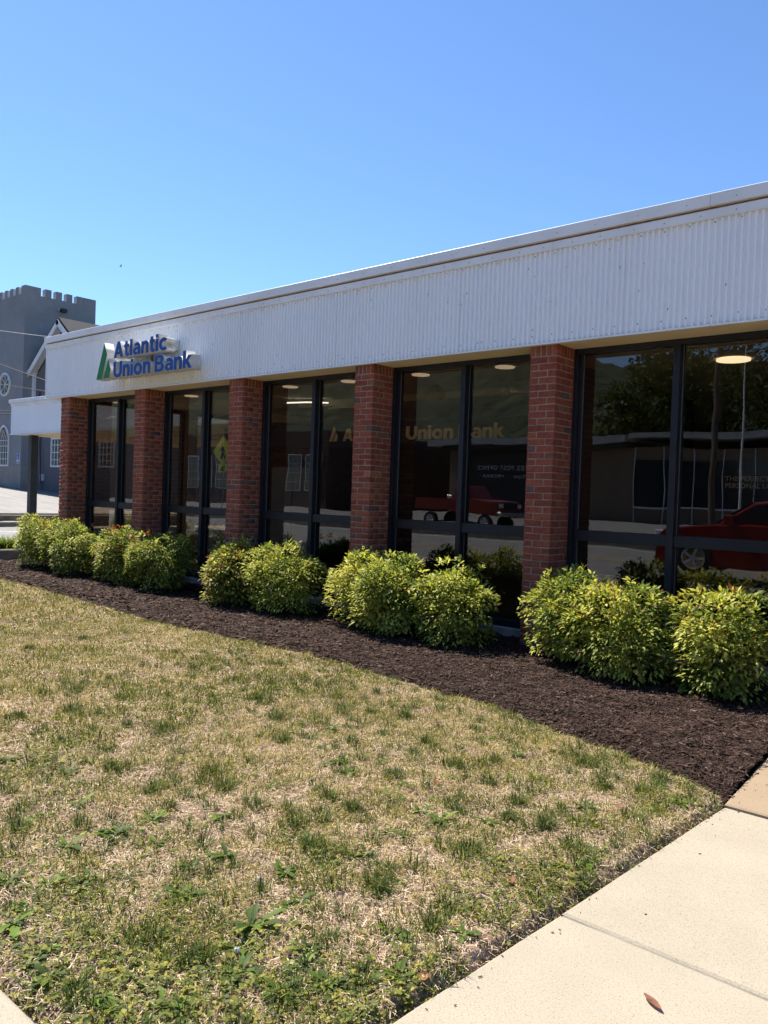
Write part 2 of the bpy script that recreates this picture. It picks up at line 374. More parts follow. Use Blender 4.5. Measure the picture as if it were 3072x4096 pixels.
# ------------------------------------------------------------------ front path and street pavement
def slab_mesh(name, pts, top, m, parent, th=.12, b=.010):
    n = len(pts); P = [Vector((p[0], p[1], 0)) for p in pts]; c = sum(P, Vector())/n
    ins = []
    for i in range(n):
        e1 = (P[i]-P[i-1]).normalized(); e2 = (P[(i+1) % n]-P[i]).normalized()
        n1 = Vector((-e1.y, e1.x, 0)); n2 = Vector((-e2.y, e2.x, 0)); k = (n1+n2); k = k/max(.3, k.dot(n1))
        ins.append(P[i]+k*b)
    mb = MB()
    vs = [(p.x, p.y, top-th) for p in P] + [(p.x, p.y, top-b*.7) for p in P] + [(p.x, p.y, top) for p in ins]
    fs = []
    for r in (0, 1):
        for i in range(n):
            j = (i+1) % n; fs.append((r*n+i, r*n+j, (r+1)*n+j, (r+1)*n+i))
    fs.append(tuple(range(2*n, 3*n)))
    mb.add(vs, fs); return mb.build(name, m, parent)
path = thing('path', (0, 2.6, 0), 'pale concrete path leading to the bank, broken into wide slabs', None, kind='structure')
def edge_pts(y0, y1, k=7):
    return [(float(path_edge(y))+.004*math.sin(37*y), y) for y in np.linspace(y1, y0, k)]
slab_mesh('slab', [(1.1, 1.075), (1.1, 2.628)] + edge_pts(1.075, 2.628), 0.0, M['slab'], path)
slab_mesh('slab', [(1.1, 2.640), (1.1, 4.150)] + edge_pts(2.640, 4.150), 0.001, M['slab'], path)
slab_mesh('slab', [(1.1, 4.165), (1.1, 5.66)] + edge_pts(4.165, 5.66), 0.012, M['slab_tan'], path)
slab_mesh('slab', [(1.1, 5.675), (1.1, 7.28)] + edge_pts(5.675, 7.28), 0.014, M['slab_tan'], path)
for _y, _x in ((2.634, -1.352), (4.157, -1.268), (5.667, -1.36)): MB().box(_x, 1.09, _y-.03, _y+.03, -.10, -.007).build('joint_bed', M['kerb'], path)
pave = thing('pavement', (0, .3, 0), 'concrete pavement along the street edge of the lawn', None, kind='structure')
xe = [-18 + 1.52*i for i in range(19)]
xe = [x + .05 for x in xe]
for i in range(len(xe)-1):
    a, b_ = xe[i]+.005, xe[i+1]-.005
    slab_mesh('slab', [(a, -.42), (b_, -.42), (b_, SWY-.004), (a, SWY-.004)], random.uniform(-.004, 0), M['slab'], pave)
MB().box(-18, 10.9, -.40, SWY-.02, -.12, -.009).build('joint_bed', M['kerb'], pave)

_o = sheet('lawn', 1.1, 14, 1.06, 7.3, 60, 30, lambda X, Y: -.01+.03*(fbm(X*2, Y*2)-.5), M['soil']); _o['label'] = 'lawn soil on the far side of the path'
# ------------------------------------------------------------------ street
road = MB().box(-140, 90, -13.2, -.62, -.3, -.15).build('road', M['road']); road['kind'] = 'structure'
for nm, y0, y1, m in (('centre_line', -7.05, -6.95, 'paint_yellow'), ('centre_line', -6.85, -6.75, 'paint_yellow'), ('edge_line', -12.2, -12.08, 'paint_white'), ('edge_line', -2.35, -2.25, 'paint_white')):
    MB().box(-140, 90, y0, y1, -.149, -.146).build(nm, M[m], road)
k1 = MB()
k1.cbox(-60, 60, -.62, -.43, -.3, 0, .02); o = k1.build('kerb', M['kerb']); o['kind'] = 'structure'; o['label'] = 'street kerb on the bank side'
k1 = MB().cbox(-90, 60, -13.4, -13.2, -.3, .30, .02); o = k1.build('kerb', M['kerb']); o['kind'] = 'structure'; o['label'] = 'street kerb on the far side'
fp = thing('far_pavement', (-20, -14.2, 0), 'concrete pavement on the far side of the street', None, kind='structure')
for i in range(40):
    MB().cbox(-66+2.4*i+.006, -66+2.4*(i+1)-.006, -15.1, -13.41, -.12, .30, .008).build('slab', M['slab'], fp)
o = MB().box(-70, 40, -34, -15.12, -.3, .33).build('forecourt', M['road']); o['kind'] = 'structure'; o['label'] = 'asphalt forecourt before the buildings across the street'

# ------------------------------------------------------------------ driveway, islands and car park on the left
def kerbobj(mb, label):
    o = mb.build('kerb', M['kerb']); o['kind'] = 'structure'; o['label'] = label; return o
kerbobj(MB().cbox(-15.27, -15.09, 1.07, 7.25, -.3, .236, .02), 'concrete kerb closing the mulch bed beside the driveway')
kerbobj(MB().cbox(-15.95, -15.80, 1.07, 11.0, -.3, .05, .02), 'low concrete kerb along the driveway edge')
o = MB().box(-15.80, -15.27, 1.07, 11.0, -.2, .19).build('planting_strip', M['soil']); o['kind'] = 'structure'
def lane_h(X, Y): return .0 + .1*np.clip((-X-16)/9, 0, 1)
sheet('driveway', -25.22, -15.90, -.42, 40, 20, 20, lane_h, M['asphalt'])
for x in (-22.9, -22.55):
    pass
o = MB().box(-23.05, -22.93, 2, 24, .05, .0835).build('lane_line', M['paint_white']); o['kind'] = 'structure'
o = MB().box(-22.45, -22.37, 2, 24, .05, .0775).build('lane_line', M['paint_white']); o['kind'] = 'structure'
isl = MB().prism([(-25.2, 2.0), (-25.2, 12.35), (-25.45, 12.7), (-25.9, 12.7), (-26.02, 12.4), (-26.02, 2.0)][::-1], 2, -.2, .25)
o = isl.build('kerb', M['kerb'], bevel=.02); o['kind'] = 'structure'; o['label'] = 'raised concrete island carrying the canopy post'
k2 = MB().prism([(-26.05, 10.9), (-26.05, 26), (-26.25, 26), (-26.25, 11.2)][::-1], 2, -.2, .43)
o = k2.build('kerb', M['kerb'], bevel=.02); o['kind'] = 'structure'; o['label'] = 'second concrete kerb behind the canopy post'
sheet('verge', -27.9, -26.05, 2, 30, 24, 120, lambda X, Y: .33 + .10*np.clip((-X-26.05)/1.0, 0, 1)*np.clip((Y-9.5)/2, 0, 1) + .04*(fbm(X*5, Y*5)-.5), M['mulch_base'])
def lot_h(X, Y): return .43 + .75*np.clip((-X-27.7)/14.3, 0, 1.6)
sheet('parking_lot', -75, -27.75, -.4, 60, 40, 40, lot_h, M['asphalt_old'])
# ------------------------------------------------------------------ the bank
D = 7.0; X1 = -13.845; S = 2.411; W = .299; DEP = .405
ZS, ZT, Z0B = 3.046, 4.162, 2.939                     # soffit, parapet top, underside of soldier course
NP = 8
XR = 3.40                                             # right end of what is built
def px0(k): return X1 + k*S
bank = thing('bank_building', (-6, 9, 0), 'single-storey brick bank with white corrugated fascia and dark glazed bays', 'building')

# ---- bricks: chamfered boxes with uneven faces, shared meshes
CB = .0677; BH = .0577; BL = .194; BW = .092
def brick_mesh(lx, ly, lz, seed):
    r = random.Random(seed); mb = MB().cbox(-lx/2, lx/2, -ly/2, ly/2, -lz/2, lz/2, .005)
    v = []
    for (x, y, z) in mb.v:
        v.append((x + r.uniform(-.0022, .0022), y + r.uniform(-.0016, .0016), z + r.uniform(-.002, .002)))
    mb.v = v; return mb
KINDS = {'A': (BL, BW, BH), 'H': (BW, BL, BH), 'S': (BW, BL, BH), 'P': (BW, .092, BH), 'T': (.0475, BW, .19)}
BM = {k: [brick_mesh(*d, 100*i+j) for j in range(4)] for i, (k, d) in enumerate(KINDS.items())}
BMESH = {}
for k, L in BM.items():
    BMESH[k] = []
    for j, mb in enumerate(L):
        me = bpy.data.meshes.new('brick'); me.from_pydata(mb.v, [], mb.f); me.materials.append(M['brick']); BMESH[k].append(me)
def pillar_bricks(k):
    """(kind, centre) for every face brick of pillar k; visible ones (front, right side) first"""
    x0 = px0(k); vis = []; hid = []
    n = 44
    for c in range(n):
        zc = Z0B - CB*c - BH/2 - .010
        if zc < -.12: break
        j = lambda s=.0025: random.uniform(-s, s)
        if (c + (k % 2)) % 2 == 0:      # stretcher on the left, header on the arris
            vis.append(('A', x0+BL/2+j(), D+BW/2+j(), zc+j(.0012), c))
            vis.append(('H', x0+W-BW/2+j(.001), D+BL/2+j(), zc+j(.0012), c))
            vis.append(('S', x0+W-BW/2+j(), D+BL+.010+BL/2+j(.001), zc, c))
            hid.append(('S', x0+BW/2, D+BW+.010+BL/2+j(), zc, c)); hid.append(('P', x0+BW/2, D+BW+.02+BL+.046, zc, c))
        else:                            # header on the left, stretcher to the arris
            vis.append(('H', x0+BW/2+j(), D+BL/2+j(), zc+j(.0012), c))
            vis.append(('A', x0+W-BL/2+j(.001), D+BW/2+j(), zc+j(.0012), c))
            vis.append(('S', x0+W-BW/2+j(), D+BW+.010+BL/2+j(.001), zc, c))
            vis.append(('P', x0+W-BW/2+j(), D+BW+.020+BL+.046, zc, c))
            hid.append(('S', x0+BW/2, D+BL+.010+BL/2, zc, c))
    nx = 5; st = (W-.0475)/(nx-1)
    for i in range(nx): vis.append(('T', x0+.02375+i*st+random.uniform(-.002, .002), D+BW/2+random.uniform(-.003, .001), Z0B+.095+.002, -1))
    for i in range(5): vis.append(('R', x0+W-BW/2, D+BW+.032+i*.0605, Z0B+.095+.002, -1))
    return vis, hid
loose = []                                            # bricks joined into one part
n_obj = 0
for k in range(NP):
    x0 = px0(k)
    core = MB().box(x0+.006, x0+W-.006, D+.006, D+.50, -.15, ZS+.05)
    p = core.build('pillar', M['mortar'], bank)
    vis, hid = pillar_bricks(k)
    for b_ in vis:
        kind, x, y, z, c = b_
        # the bricks of the two pillars nearest the camera stand alone, those above the shrubs first
        single = (k == 4 and z > .62) or (k == 3 and z > 1.62)
        if kind == 'R':
            lx, ly, lz = BW, .0475, .19
        if single and n_obj < 300:
            me = BMESH['T'][0] if kind == 'R' else random.choice(BMESH[kind])
            o = bpy.data.objects.new('brick', me); link(o); o.location = (x, y, z)
            o.rotation_euler = (random.gauss(0, .006), random.gauss(0, .006), random.gauss(0, .008) + (math.pi/2 if kind == 'R' else 0))
            put(o, p); n_obj += 1
        else:
            loose.append((('T' if kind == 'R' else kind), x, y, z, kind == 'R'))
    for kind, x, y, z, c in hid: loose.append((kind, x, y, z, False))
Vs, Fs4, Fs3, nv = [], [], [], 0
for kind, x, y, z, turn in loose:
    mb = random.choice(BM[kind]); v = np.array(mb.v)
    if turn: v = v[:, [1, 0, 2]]*np.array([-1, 1, 1])
    a = random.gauss(0, .008); ca, sa = math.cos(a), math.sin(a)
    v = np.stack([v[:, 0]*ca-v[:, 1]*sa, v[:, 0]*sa+v[:, 1]*ca, v[:, 2]], 1)
    Vs.append(v+np.array([x, y, z])); f4 = [f for f in mb.f if len(f) == 4]; f3 = [f for f in mb.f if len(f) == 3]
    Fs4.append(np.array(f4)+nv); Fs3.append(np.array(f3)+nv); nv += len(v)
o = np_mesh('bricks', np.concatenate(Vs), [np.concatenate(Fs4), np.concatenate(Fs3)], M['brick'], bank); o['kind'] = 'stuff'

# ---- footing, floor, walls behind, roof
MB().cbox(X1-.05, XR, 7.33, 7.60, -.2, .131, .012).build('footing', M['concrete'], bank)
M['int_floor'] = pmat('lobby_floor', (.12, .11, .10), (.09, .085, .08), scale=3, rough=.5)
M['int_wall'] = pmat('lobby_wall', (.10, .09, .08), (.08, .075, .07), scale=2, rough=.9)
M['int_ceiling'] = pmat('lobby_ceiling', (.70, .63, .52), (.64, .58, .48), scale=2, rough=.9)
M['navy'] = pmat('navy_bulkhead', (.012, .022, .055), (.010, .018, .045), scale=3, rough=.6)
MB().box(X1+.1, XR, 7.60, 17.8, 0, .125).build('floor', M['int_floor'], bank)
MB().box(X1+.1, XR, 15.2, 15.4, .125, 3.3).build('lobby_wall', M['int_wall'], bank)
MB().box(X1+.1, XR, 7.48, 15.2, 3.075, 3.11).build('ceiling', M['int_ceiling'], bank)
MB().box(X1-.2, XR, 17.6, 17.9, -.1, 4.1).build('rear_wall', M['mortar'], bank)
MB().box(XR-.01, XR+.2, 7.5, 17.8, -.1, 4.1).build('end_wall', M['mortar'], bank)
MB().box(X1-.40, XR, 7.06, 17.85, 3.9, 4.06).build('roof', M['roof'], bank)
# ---- soffit
MB().box(-14.33, XR, 6.955, 7.50, ZS+.004, ZS+.03).build('soffit', M['soffit'], bank)
MB().box(-14.33, X1+.12, 7.50, 17.8, ZS+.005, ZS+.03).build('soffit', M['soffit'], bank)
# ---- fascia: corrugated sheets
PIT = .0545; YF = 6.972; RD = .025
def corrugated(x0, n, z0, z1, yf):
    prof = []
    for i in range(n):
        a = x0+i*PIT
        prof += [(a, yf), (a+.027, yf), (a+.033, yf-RD), (a+.0490, yf-RD)]
    prof.append((x0+n*PIT, yf))
    mb = MB(); m = len(prof)
    vs = [(x, y, z0) for x, y in prof] + [(x, y, z1) for x, y in prof]
    mb.add(vs, [(i, i+1, m+i+1, m+i) for i in range(m-1)])
    back = [(prof[0][0], yf+.02, z0), (prof[-1][0], yf+.02, z0), (prof[-1][0], yf+.02, z1), (prof[0][0], yf+.02, z1)]
    mb.add(back, [(0, 3, 2, 1)])
    return mb
x = -14.335; i = 0
while x < XR-.1:
    n = min(17, int((XR-x)/PIT))
    if n < 2: break
    mb = corrugated(x, n, ZS+.012, 3.965, YF - (.0015 if i % 2 else 0))
    mb.build('corrugated_panel', M['white_metal'], bank); x += n*PIT; i += 1
def corr_side(xf, y0, n, z0, z1, parent, sgn=-1):
    prof = []
    for i in range(n):
        a = y0+i*PIT; prof += [(xf, a), (xf, a+.029), (xf+sgn*RD, a+.035), (xf+sgn*RD, a+.0485)]
    prof.append((xf, y0+n*PIT)); m = len(prof)
    MB().add([(x, y, z0) for x, y in prof] + [(x, y, z1) for x, y in prof], [(i+1, i, m+i, m+i+1) for i in range(m-1)]).build('corrugated_panel', M['white_metal'], parent)
corr_side(-14.338, 6.99, 198, ZS+.012, 3.965, bank)
# cap, reveal, trim strip, drip edge
def strip(name, m, y0, y1, z0, z1, cuts, b=.004):
    xs = [-14.36] + cuts + [XR]
    for a, c in zip(xs[:-1], xs[1:]): MB().cbox(a+.0008, c-.0008, y0, y1, z0, z1, b).build(name, M[m], bank)
strip('cap_flashing', 'trim_white', 6.905, 7.20, 4.056, ZT, [-11.6, -8.55, -5.5, -2.45, .6])
MB().box(-14.345, XR, 6.955, 7.10, 4.034, 4.056).build('rusty_joint', M['rust'], bank)
strip('trim_strip', 'trim_white', 6.930, 7.08, 3.955, 4.034, [-12.9, -10.02, -7.0, -3.95, -.9], .003)
strip('drip_edge', 'trim_white', 6.932, 6.985, ZS-.006, ZS+.012, [-12.3, -9.2, -6.15, -5.3, -2.42, -2.2, .4], .002)
MB().cbox(-14.362, -14.325, 6.946, 7.02, ZS, 3.97, .003).build('corner_trim', M['trim_white'], bank)
MB().cbox(-14.38, -14.30, 6.99, 17.9, 4.056, ZT, .004).build('cap_flashing', M['trim_white'], bank)
# screws
sm = MB()
def screw(x, y, z, r=.0075):
    sm.sphere((x, y, z), r, .004, r, 8, 4)
x = -14.2; t = 0
while x < XR-.1:
    screw(round((x+14.335)/PIT)*PIT-14.335+.041, YF-RD, ZS+.085+random.uniform(-.006, .006))
    screw(round((x+14.335)/PIT)*PIT-14.335+.041, YF-RD, 3.925+random.uniform(-.004, .004))
    x += PIT*4
x = -14.25
while x < XR-.1:
    screw(x+random.uniform(-.02, .02), 6.9285, 3.992, .006); x += .30
x = -14.0
while x < XR-.1:
    screw(x+random.uniform(-.02, .02), 6.9035, 4.10, .0055); x += .42
sp = MB()
for _i in range(150):
    _x = random.uniform(-14.2, XR-.2); _z = random.uniform(3.1, 3.92); _k = round((_x+14.335)/PIT)*PIT-14.335
    sp.obox((_k+random.choice((.013, .041)), YF-(.0005 if random.random() < .5 else RD+.0005), _z), (random.uniform(.002, .004), 0, .001), (0, .0006, 0), (.0005, 0, random.uniform(.003, .010)))
_o = sp.build('specks', M['rust'], bank); _o['kind'] = 'stuff'
o = sm.build('screws', M['screw'], bank, smooth=True); o['kind'] = 'stuff'

# ---- glazed bays
def bay(xl, xr, label=None):
    f = MB()
    zb, zt = .131, ZS+.004
    f.box(xl, xl+.045, 7.355, 7.48, zb, zt); f.box(xr-.045, xr, 7.355, 7.48, zb, zt)       # jambs
    f.box(xl+.045, xl+.078, 7.392, 7.47, zb, zt); f.box(xr-.078, xr-.045, 7.392, 7.47, zb, zt)
    f.box(xl+.046, xr-.046, 7.36, 7.475, zt-.055, zt-.001)                                 # head
    f.box(xl+.046, xr-.046, 7.365, 7.475, zb, zb+.075)                                     # sill
    xm = (xl+xr)/2
    win = f.build('window', M['frame'], bank, bevel=.003)
    MB().cbox(xm-.0325, xm+.0325, 7.335, 7.475, zb+.076, zt-.056, .003).build('mullion', M['frame'], win)
    for a, c in ((xl+.079, xm-.0335), (xm+.0335, xr-.079)):
        MB().cbox(a, c, 7.352, 7.474, 1.116, 1.222, .003).build('transom', M['frame'], win)
        for q in ((1.223, zt-.057), (zb+.077, 1.115)):
            MB().box(a, a+.010, 7.408, 7.416, q[0], q[1]).build('gasket', M['frame_edge'], win)
        MB().box(a-.003, c+.003, 7.417, 7.423, 1.219, zt-.052).build('pane', M['glass'], win)
        MB().box(a-.003, c+.003, 7.417, 7.423, zb+.072, 1.119).build('pane', M['glass'], win)
    return win
for k in range(NP-1): bay(px0(k)+W+.002, px0(k+1)-.002)
# left flank: glazed between brick piers
for y0, y1 in ((7.52, 9.5), (9.75, 11.7)):
    f = MB()
    for a, b_ in ((y0, y0+.06), (y1-.06, y1), ((y0+y1)/2-.03, (y0+y1)/2+.03)): f.box(X1+.10, X1+.20, a, b_, .131, ZS)
    f.box(X1+.101, X1+.199, y0+.061, y1-.061, ZS-.06, ZS-.001); f.box(X1+.101, X1+.199, y0+.061, y1-.061, .131, .20)
    w = f.build('window', M['frame'], bank)
    MB().box(X1+.147, X1+.153, y0+.06, y1-.06, .20, ZS-.06).build('pane', M['glass'], w)
for y0, y1 in ((9.5, 9.75), (11.7, 17.8)):
    MB().box(X1+.02, X1+.28, y0, y1, -.1, ZS).build('flank_wall', M['mortar'], bank)
MB().box(X1+.02, X1+.25, 7.55, 11.7, -.1, .130).build('footing', M['concrete'], bank)

# ---- fittings seen through the glass, and one added hidden light
M['lamp'] = emat('warm_ceiling_lamp', (1.0, .80, .60), .30)
M['lamp_big'] = emat('bright_ceiling_lamp', (1.0, .80, .55), 1.1)
M['tube'] = emat('lamp_tube', (1.0, .95, .85), 1.2)
for x in (-13.77, -12.55, -11.4, -10.15, -8.92, -7.71, -6.44, -5.17, -.9):
    MB().cyl((x, 8.05, 3.074), (x, 8.05, 3.062), .115, n=24).build('ceiling_lamp', M['lamp'], bank)
MB().cyl((-2.80, 8.78, 3.074), (-2.80, 8.78, 3.055), .17, n=24).build('ceiling_lamp', M['lamp_big'], bank)
M['cloud'] = pmat('ceiling_disc', (.75, .64, .46), rough=.9)
for x, y, r in ((-6.6, 10.5, .85), (-12.8, 11.2, .9), (-10.0, 10.9, .7)):
    MB().cyl((x, y, 3.07), (x, y, 3.03), r, n=32).build('ceiling_disc', M['cloud'], bank)
for x0, y0, x1, y1 in ((-10.1, 9.05, -9.42, 9.35), (-11.6, 9.2, -11.1, 9.3), (-9.0, 9.75, -8.75, 9.85)):
    MB().tube([(x0, y0, 3.0), ((x0+x1)/2, (y0+y1)/2, 3.01), (x1, y1, 3.0)], .012).build('lamp_tube', M['tube'], bank)
MB().box(-13.0, -4.6, 10.0, 10.35, 2.33, 2.735).build('bulkhead', M['navy'], bank)
M['letter_fill'] = emat('letter_fill_light', (1.0, .82, .58), .9)
MB().tube([(-10.3, 9.60, 3.03), (-6.1, 9.60, 3.03)], .014, 8).build('letter_fill_light', M['letter_fill'], bank)  # added glowing tube, unseen from the window, to brighten the lobby letters
MB().box(-10.35, -6.05, 9.55, 9.57, 2.975, 3.073).build('fill_light_screen', M['int_ceiling'], bank)  # added screen that hides the extra tube from the window side
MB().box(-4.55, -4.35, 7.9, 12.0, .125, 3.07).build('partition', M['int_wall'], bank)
M['door_panel'] = pmat('pale_cabinet', (.36, .34, .30), rough=.7)
cab = thing('cabinet', (-9.9, 9.3, .125), 'pale double-door cabinet standing inside the bank lobby', 'cabinet')
MB().cbox(-10.6, -9.5, 9.2, 9.6, .125, 1.95, .01).build('carcass', M['int_wall'], cab)
for a in (-10.58, -10.04):
    for z in (.2, 1.08): MB().cbox(a, a+.52, 9.18, 9.20, z, z+.84, .006).build('door', M['door_panel'], cab)
desk = thing('desk', (-8.1, 8.9, .125), 'dark desk behind the third bay of the bank', 'desk')
MB().cbox(-8.9, -7.4, 8.6, 9.3, .82, .86, .008).build('desktop', M['int_wall'], desk)
for x in (-8.85, -7.5): MB().box(x, x+.06, 8.64, 9.26, .125, .82).build('leg', M['frame'], desk)
# ------------------------------------------------------------------ lettering
def arc(cx, cy, rx, ry, a0, a1, n=10):
    return [(cx+rx*math.cos(rad(a0+(a1-a0)*i/n)), cy+ry*math.sin(rad(a0+(a1-a0)*i/n))) for i in range(n+1)]
s_ = .205
def glyph(ch):
    """(advance width, list of closed outlines) at cap height 1"""
    if ch == 'A':
        return .86, [[(0, 0), (.32, 1), (.54, 1), (.86, 0), (.635, 0), (.575, .19), (.28, .19), (.22, 0)], [(.34, .37), (.515, .37), (.43, .68)]]
    if ch == 'U':
        return .80, [[(0, 1)] + arc(.4, .38, .4, .395, 180, 360, 16) + [(.8, 1), (.585, 1)] + arc(.4, .39, .185, .205, 360, 180, 12) + [(.215, 1)]]
    if ch == 'B':
        o = [(0, 0), (0, 1), (.42, 1)] + arc(.44, .755, .27, .245, 90, -62, 9) + arc(.46, .285, .29, .285, 62, -90, 9)
        return .76, [o, [(.2, .61), (.2, .82)] + arc(.40, .715, .10, .105, 90, -90, 6), [(.2, .18), (.2, .43)] + arc(.43, .305, .115, .125, 90, -90, 6)]
    if ch == 'n':
        return .62, [[(0, 0), (0, .74), (s_, .74), (s_, .66)] + arc(.375, .50, .245, .255, 115, 0, 9) + [(.62, 0), (.415, 0)] + arc(.315, .44, .10, .125, 0, 180, 8) + [(s_, .42), (s_, 0)]]
    if ch == 'i':
        return s_, [[(0, 0), (0, .74), (s_, .74), (s_, 0)], [(0, .82), (0, 1.01), (s_, 1.01), (s_, .82)]]
    if ch == 'l':
        return s_, [[(0, 0), (0, 1.01), (s_, 1.01), (s_, 0)]]
    if ch == 't':
        return .44, [[(.09, .74), (.09, .93), (.295, .93), (.295, .74), (.44, .74), (.44, .575), (.295, .575), (.295, .27)] + arc(.375, .27, .08, .095, 180, 275, 5) + [(.44, .185), (.44, .015)] + arc(.32, .22, .23, .235, 290, 180, 8) + [(.09, .575), (0, .575), (0, .74)]]
    if ch == 'o':
        return .74, [arc(.37, .365, .37, .385, 0, 360, 28)[:-1], arc(.37, .365, .165, .19, 0, 360, 20)[:-1]]
    if ch == 'c':
        return .66, [arc(.37, .365, .37, .385, 48, 312, 22) + arc(.37, .365, .165, .19, 312, 48, 14)]
    if ch == 'a':
        o = [(.63, 0), (.63, .46)] + arc(.335, .46, .295, .295, 0, 118, 9) + [(.12, .665), (.17, .515)] + arc(.32, .44, .11, .125, 115, 10, 6) + [(.43, .445)] + arc(.27, .225, .27, .235, 70, 270, 12) + [(.38, .03), (.43, .085), (.43, 0)]
        return .63, [o, arc(.315, .225, .115, .095, 0, 360, 14)[:-1]]
    if ch == 'k':
        return .66, [[(0, 0), (0, 1.01), (s_, 1.01), (s_, .47), (.405, .74), (.65, .74), (.39, .44), (.665, 0), (.425, 0), (.255, .29), (s_, .235), (s_, 0)]]
    return .30, []
def outline_mesh(outlines, scale, depth, offset=0.0, sx=1.0):
    """front face at y=0 facing -y, body going back by depth; local x right, z up"""
    cu = bpy.data.curves.new('tmp', 'CURVE'); cu.dimensions = '2D'; cu.fill_mode = 'BOTH'; cu.extrude = depth/2; cu.offset = offset
    for pts in outlines:
        sp = cu.splines.new('POLY'); sp.points.add(len(pts)-1)
        for i, (x, y) in enumerate(pts): sp.points[i].co = (x*scale*sx, y*scale, 0, 1)
        sp.use_cyclic_u = True
    return curve_to_mesh(cu, depth)
def curve_to_mesh(cu, depth):
    ob = bpy.data.objects.new('tmp', cu); COL.objects.link(ob)
    dg = bpy.context.evaluated_depsgraph_get(); dg.update()
    me = bpy.data.meshes.new_from_object(ob.evaluated_get(dg))
    bpy.data.objects.remove(ob); bpy.data.curves.remove(cu)
    # x,y plane -> x,z plane, front towards -y
    me.transform(Matrix(((1, 0, 0, 0), (0, 0, -1, depth/2), (0, 1, 0, 0), (0, 0, 0, 1))))
    me.materials.clear()
    return me
def text_mesh(txt, size, depth=.004, bold=0.0, align='LEFT', space=1.0):
    cu = bpy.data.curves.new('tmp', 'FONT'); cu.body = txt; cu.size = size; cu.extrude = depth/2; cu.offset = bold; cu.align_x = align; cu.space_character = space
    return curve_to_mesh(cu, depth)
def mesh_obj(name, me, m, parent=None, loc=(0, 0, 0), rz=0.0):
    o = link(bpy.data.objects.new(name, me)); me.materials.append(m); o.location = loc; o.rotation_euler.z = rz
    return put(o, parent)
def layout(txt, gap=.085, space=.30):
    x = 0; out = []
    for ch in txt:
        if ch == ' ': x += space; continue
        w, ol = glyph(ch); out.append((ch, x, ol)); x += w+gap
    return out, x-gap

M['sign_white'] = pmat('sign_white_return', (.74, .73, .70), (.60, .57, .51), scale=5, rough=.45, c3=(.35, .30, .24), s3=16, lo3=.68, hi3=.8)
sign = thing('bank_sign', (-10.7, 6.8, 3.19), 'blue and white channel-letter sign reading Atlantic Union Bank with a green double triangle', 'sign')
YL = 6.62; LD = .15
def sign_line(txt, xa, xb, z, cap):
    L, w = layout(txt); sx = (xb-xa)/(w*cap)
    for ch, x, ol in L:
        body = mesh_obj('letter', outline_mesh(ol, cap, LD, .007, sx), M['sign_white'], sign, (xa+x*cap*sx, YL, z))
        f = mesh_obj('face', outline_mesh(ol, cap, .006, .0015, sx), M['blue_face'], None, (0, 0, 0))
        f.parent = body; f.location = (0, -.004, 0)
sign_line('Atlantic', -11.442, -9.995, 3.497, .242)
sign_line('Union Bank', -11.444, -9.392, 3.190, .243)
for pts in ([(-11.731, 3.764), (-11.958, 3.189), (-11.791, 3.187), (-11.642, 3.57)], [(-11.603, 3.50), (-11.734, 3.191), (-11.571, 3.190), (-11.524, 3.319)]):
    c = pts[1]; loc = [(x-c[0], z-c[1]) for x, z in pts][::-1]
    body = mesh_obj('emblem', outline_mesh([loc], 1.0, LD), M['sign_white'], sign, (c[0], YL, c[1]))
    f = mesh_obj('face', outline_mesh([loc], 1.0, .006, -.004), M['green_face'], None, (0, 0, 0)); f.parent = body; f.location = (0, -.004, 0)
for x0, x1, z0, z1 in ((-11.42, -10.17, 3.545, 3.69), (-11.42, -9.62, 3.235, 3.375)):
    MB().cbox(x0, x1, YL+LD+.002, 6.940, z0, z1, .006).build('raceway', M['sign_white'], sign)
MB().cbox(-11.86, -11.56, YL+LD+.002, 6.940, 3.24, 3.36, .006).build('raceway', M['sign_white'], sign)
MB().tube([(-10.75, 6.86, 3.55), (-10.74, 6.85, 3.47), (-10.70, 6.86, 3.38)], .016).build('cable', M['rust'], sign)

# lettering inside the lobby
M['lobby_letter'] = pmat('lobby_letters', (.90, .76, .54), rough=.7)
lob = thing('lobby_sign', (-8.2, 9.97, 2.41), 'pale raised letters Atlantic Union Bank on the dark band inside the lobby', 'sign')
L, w = layout('Atlantic Union Bank'); xa, xb, cap = -9.66, -6.37, .215; sx = (xb-xa)/(w*cap)
for ch, x, ol in L: mesh_obj('letter', outline_mesh(ol, cap, .03, 0, sx), M['lobby_letter'], lob, (xa+x*cap*sx, 9.968, 2.415))
for pts in ([(.1, .26), (0, 0), (.075, 0), (.14, .175)], [(.165, .145), (.10, 0), (.175, 0), (.195, .06)]):
    mesh_obj('emblem', outline_mesh([pts[::-1]], 1.0, .03), M['lobby_letter'], lob, (-9.99, 9.968, 2.415))
M['poster'] = pmat('poster_print', (.055, .042, .032), (.04, .03, .025), scale=2, rough=.6)
M['poster_text'] = pmat('poster_lettering', (.70, .58, .46), rough=.7)
pos = thing('poster', (-2.5, 9.0, 1.5), 'brown poster reading The Perfect Sized Personal Loan behind the right-hand window', 'poster')
MB().box(-2.98, -1.9, 9.0, 9.02, 1.1, 2.05).build('board', M['poster'], pos)
mesh_obj('lettering', text_mesh('THE PERFECT SIZED', .075, bold=.0015), M['poster_text'], pos, (-2.90, 8.993, 1.79))
mesh_obj('lettering', text_mesh('PERSONAL LOAN', .075, bold=.0015), M['poster_text'], pos, (-2.90, 8.993, 1.715))
MB().box(-2.5, -2.4, 9.02, 9.12, .125, 1.1).build('stand', M['frame'], pos)
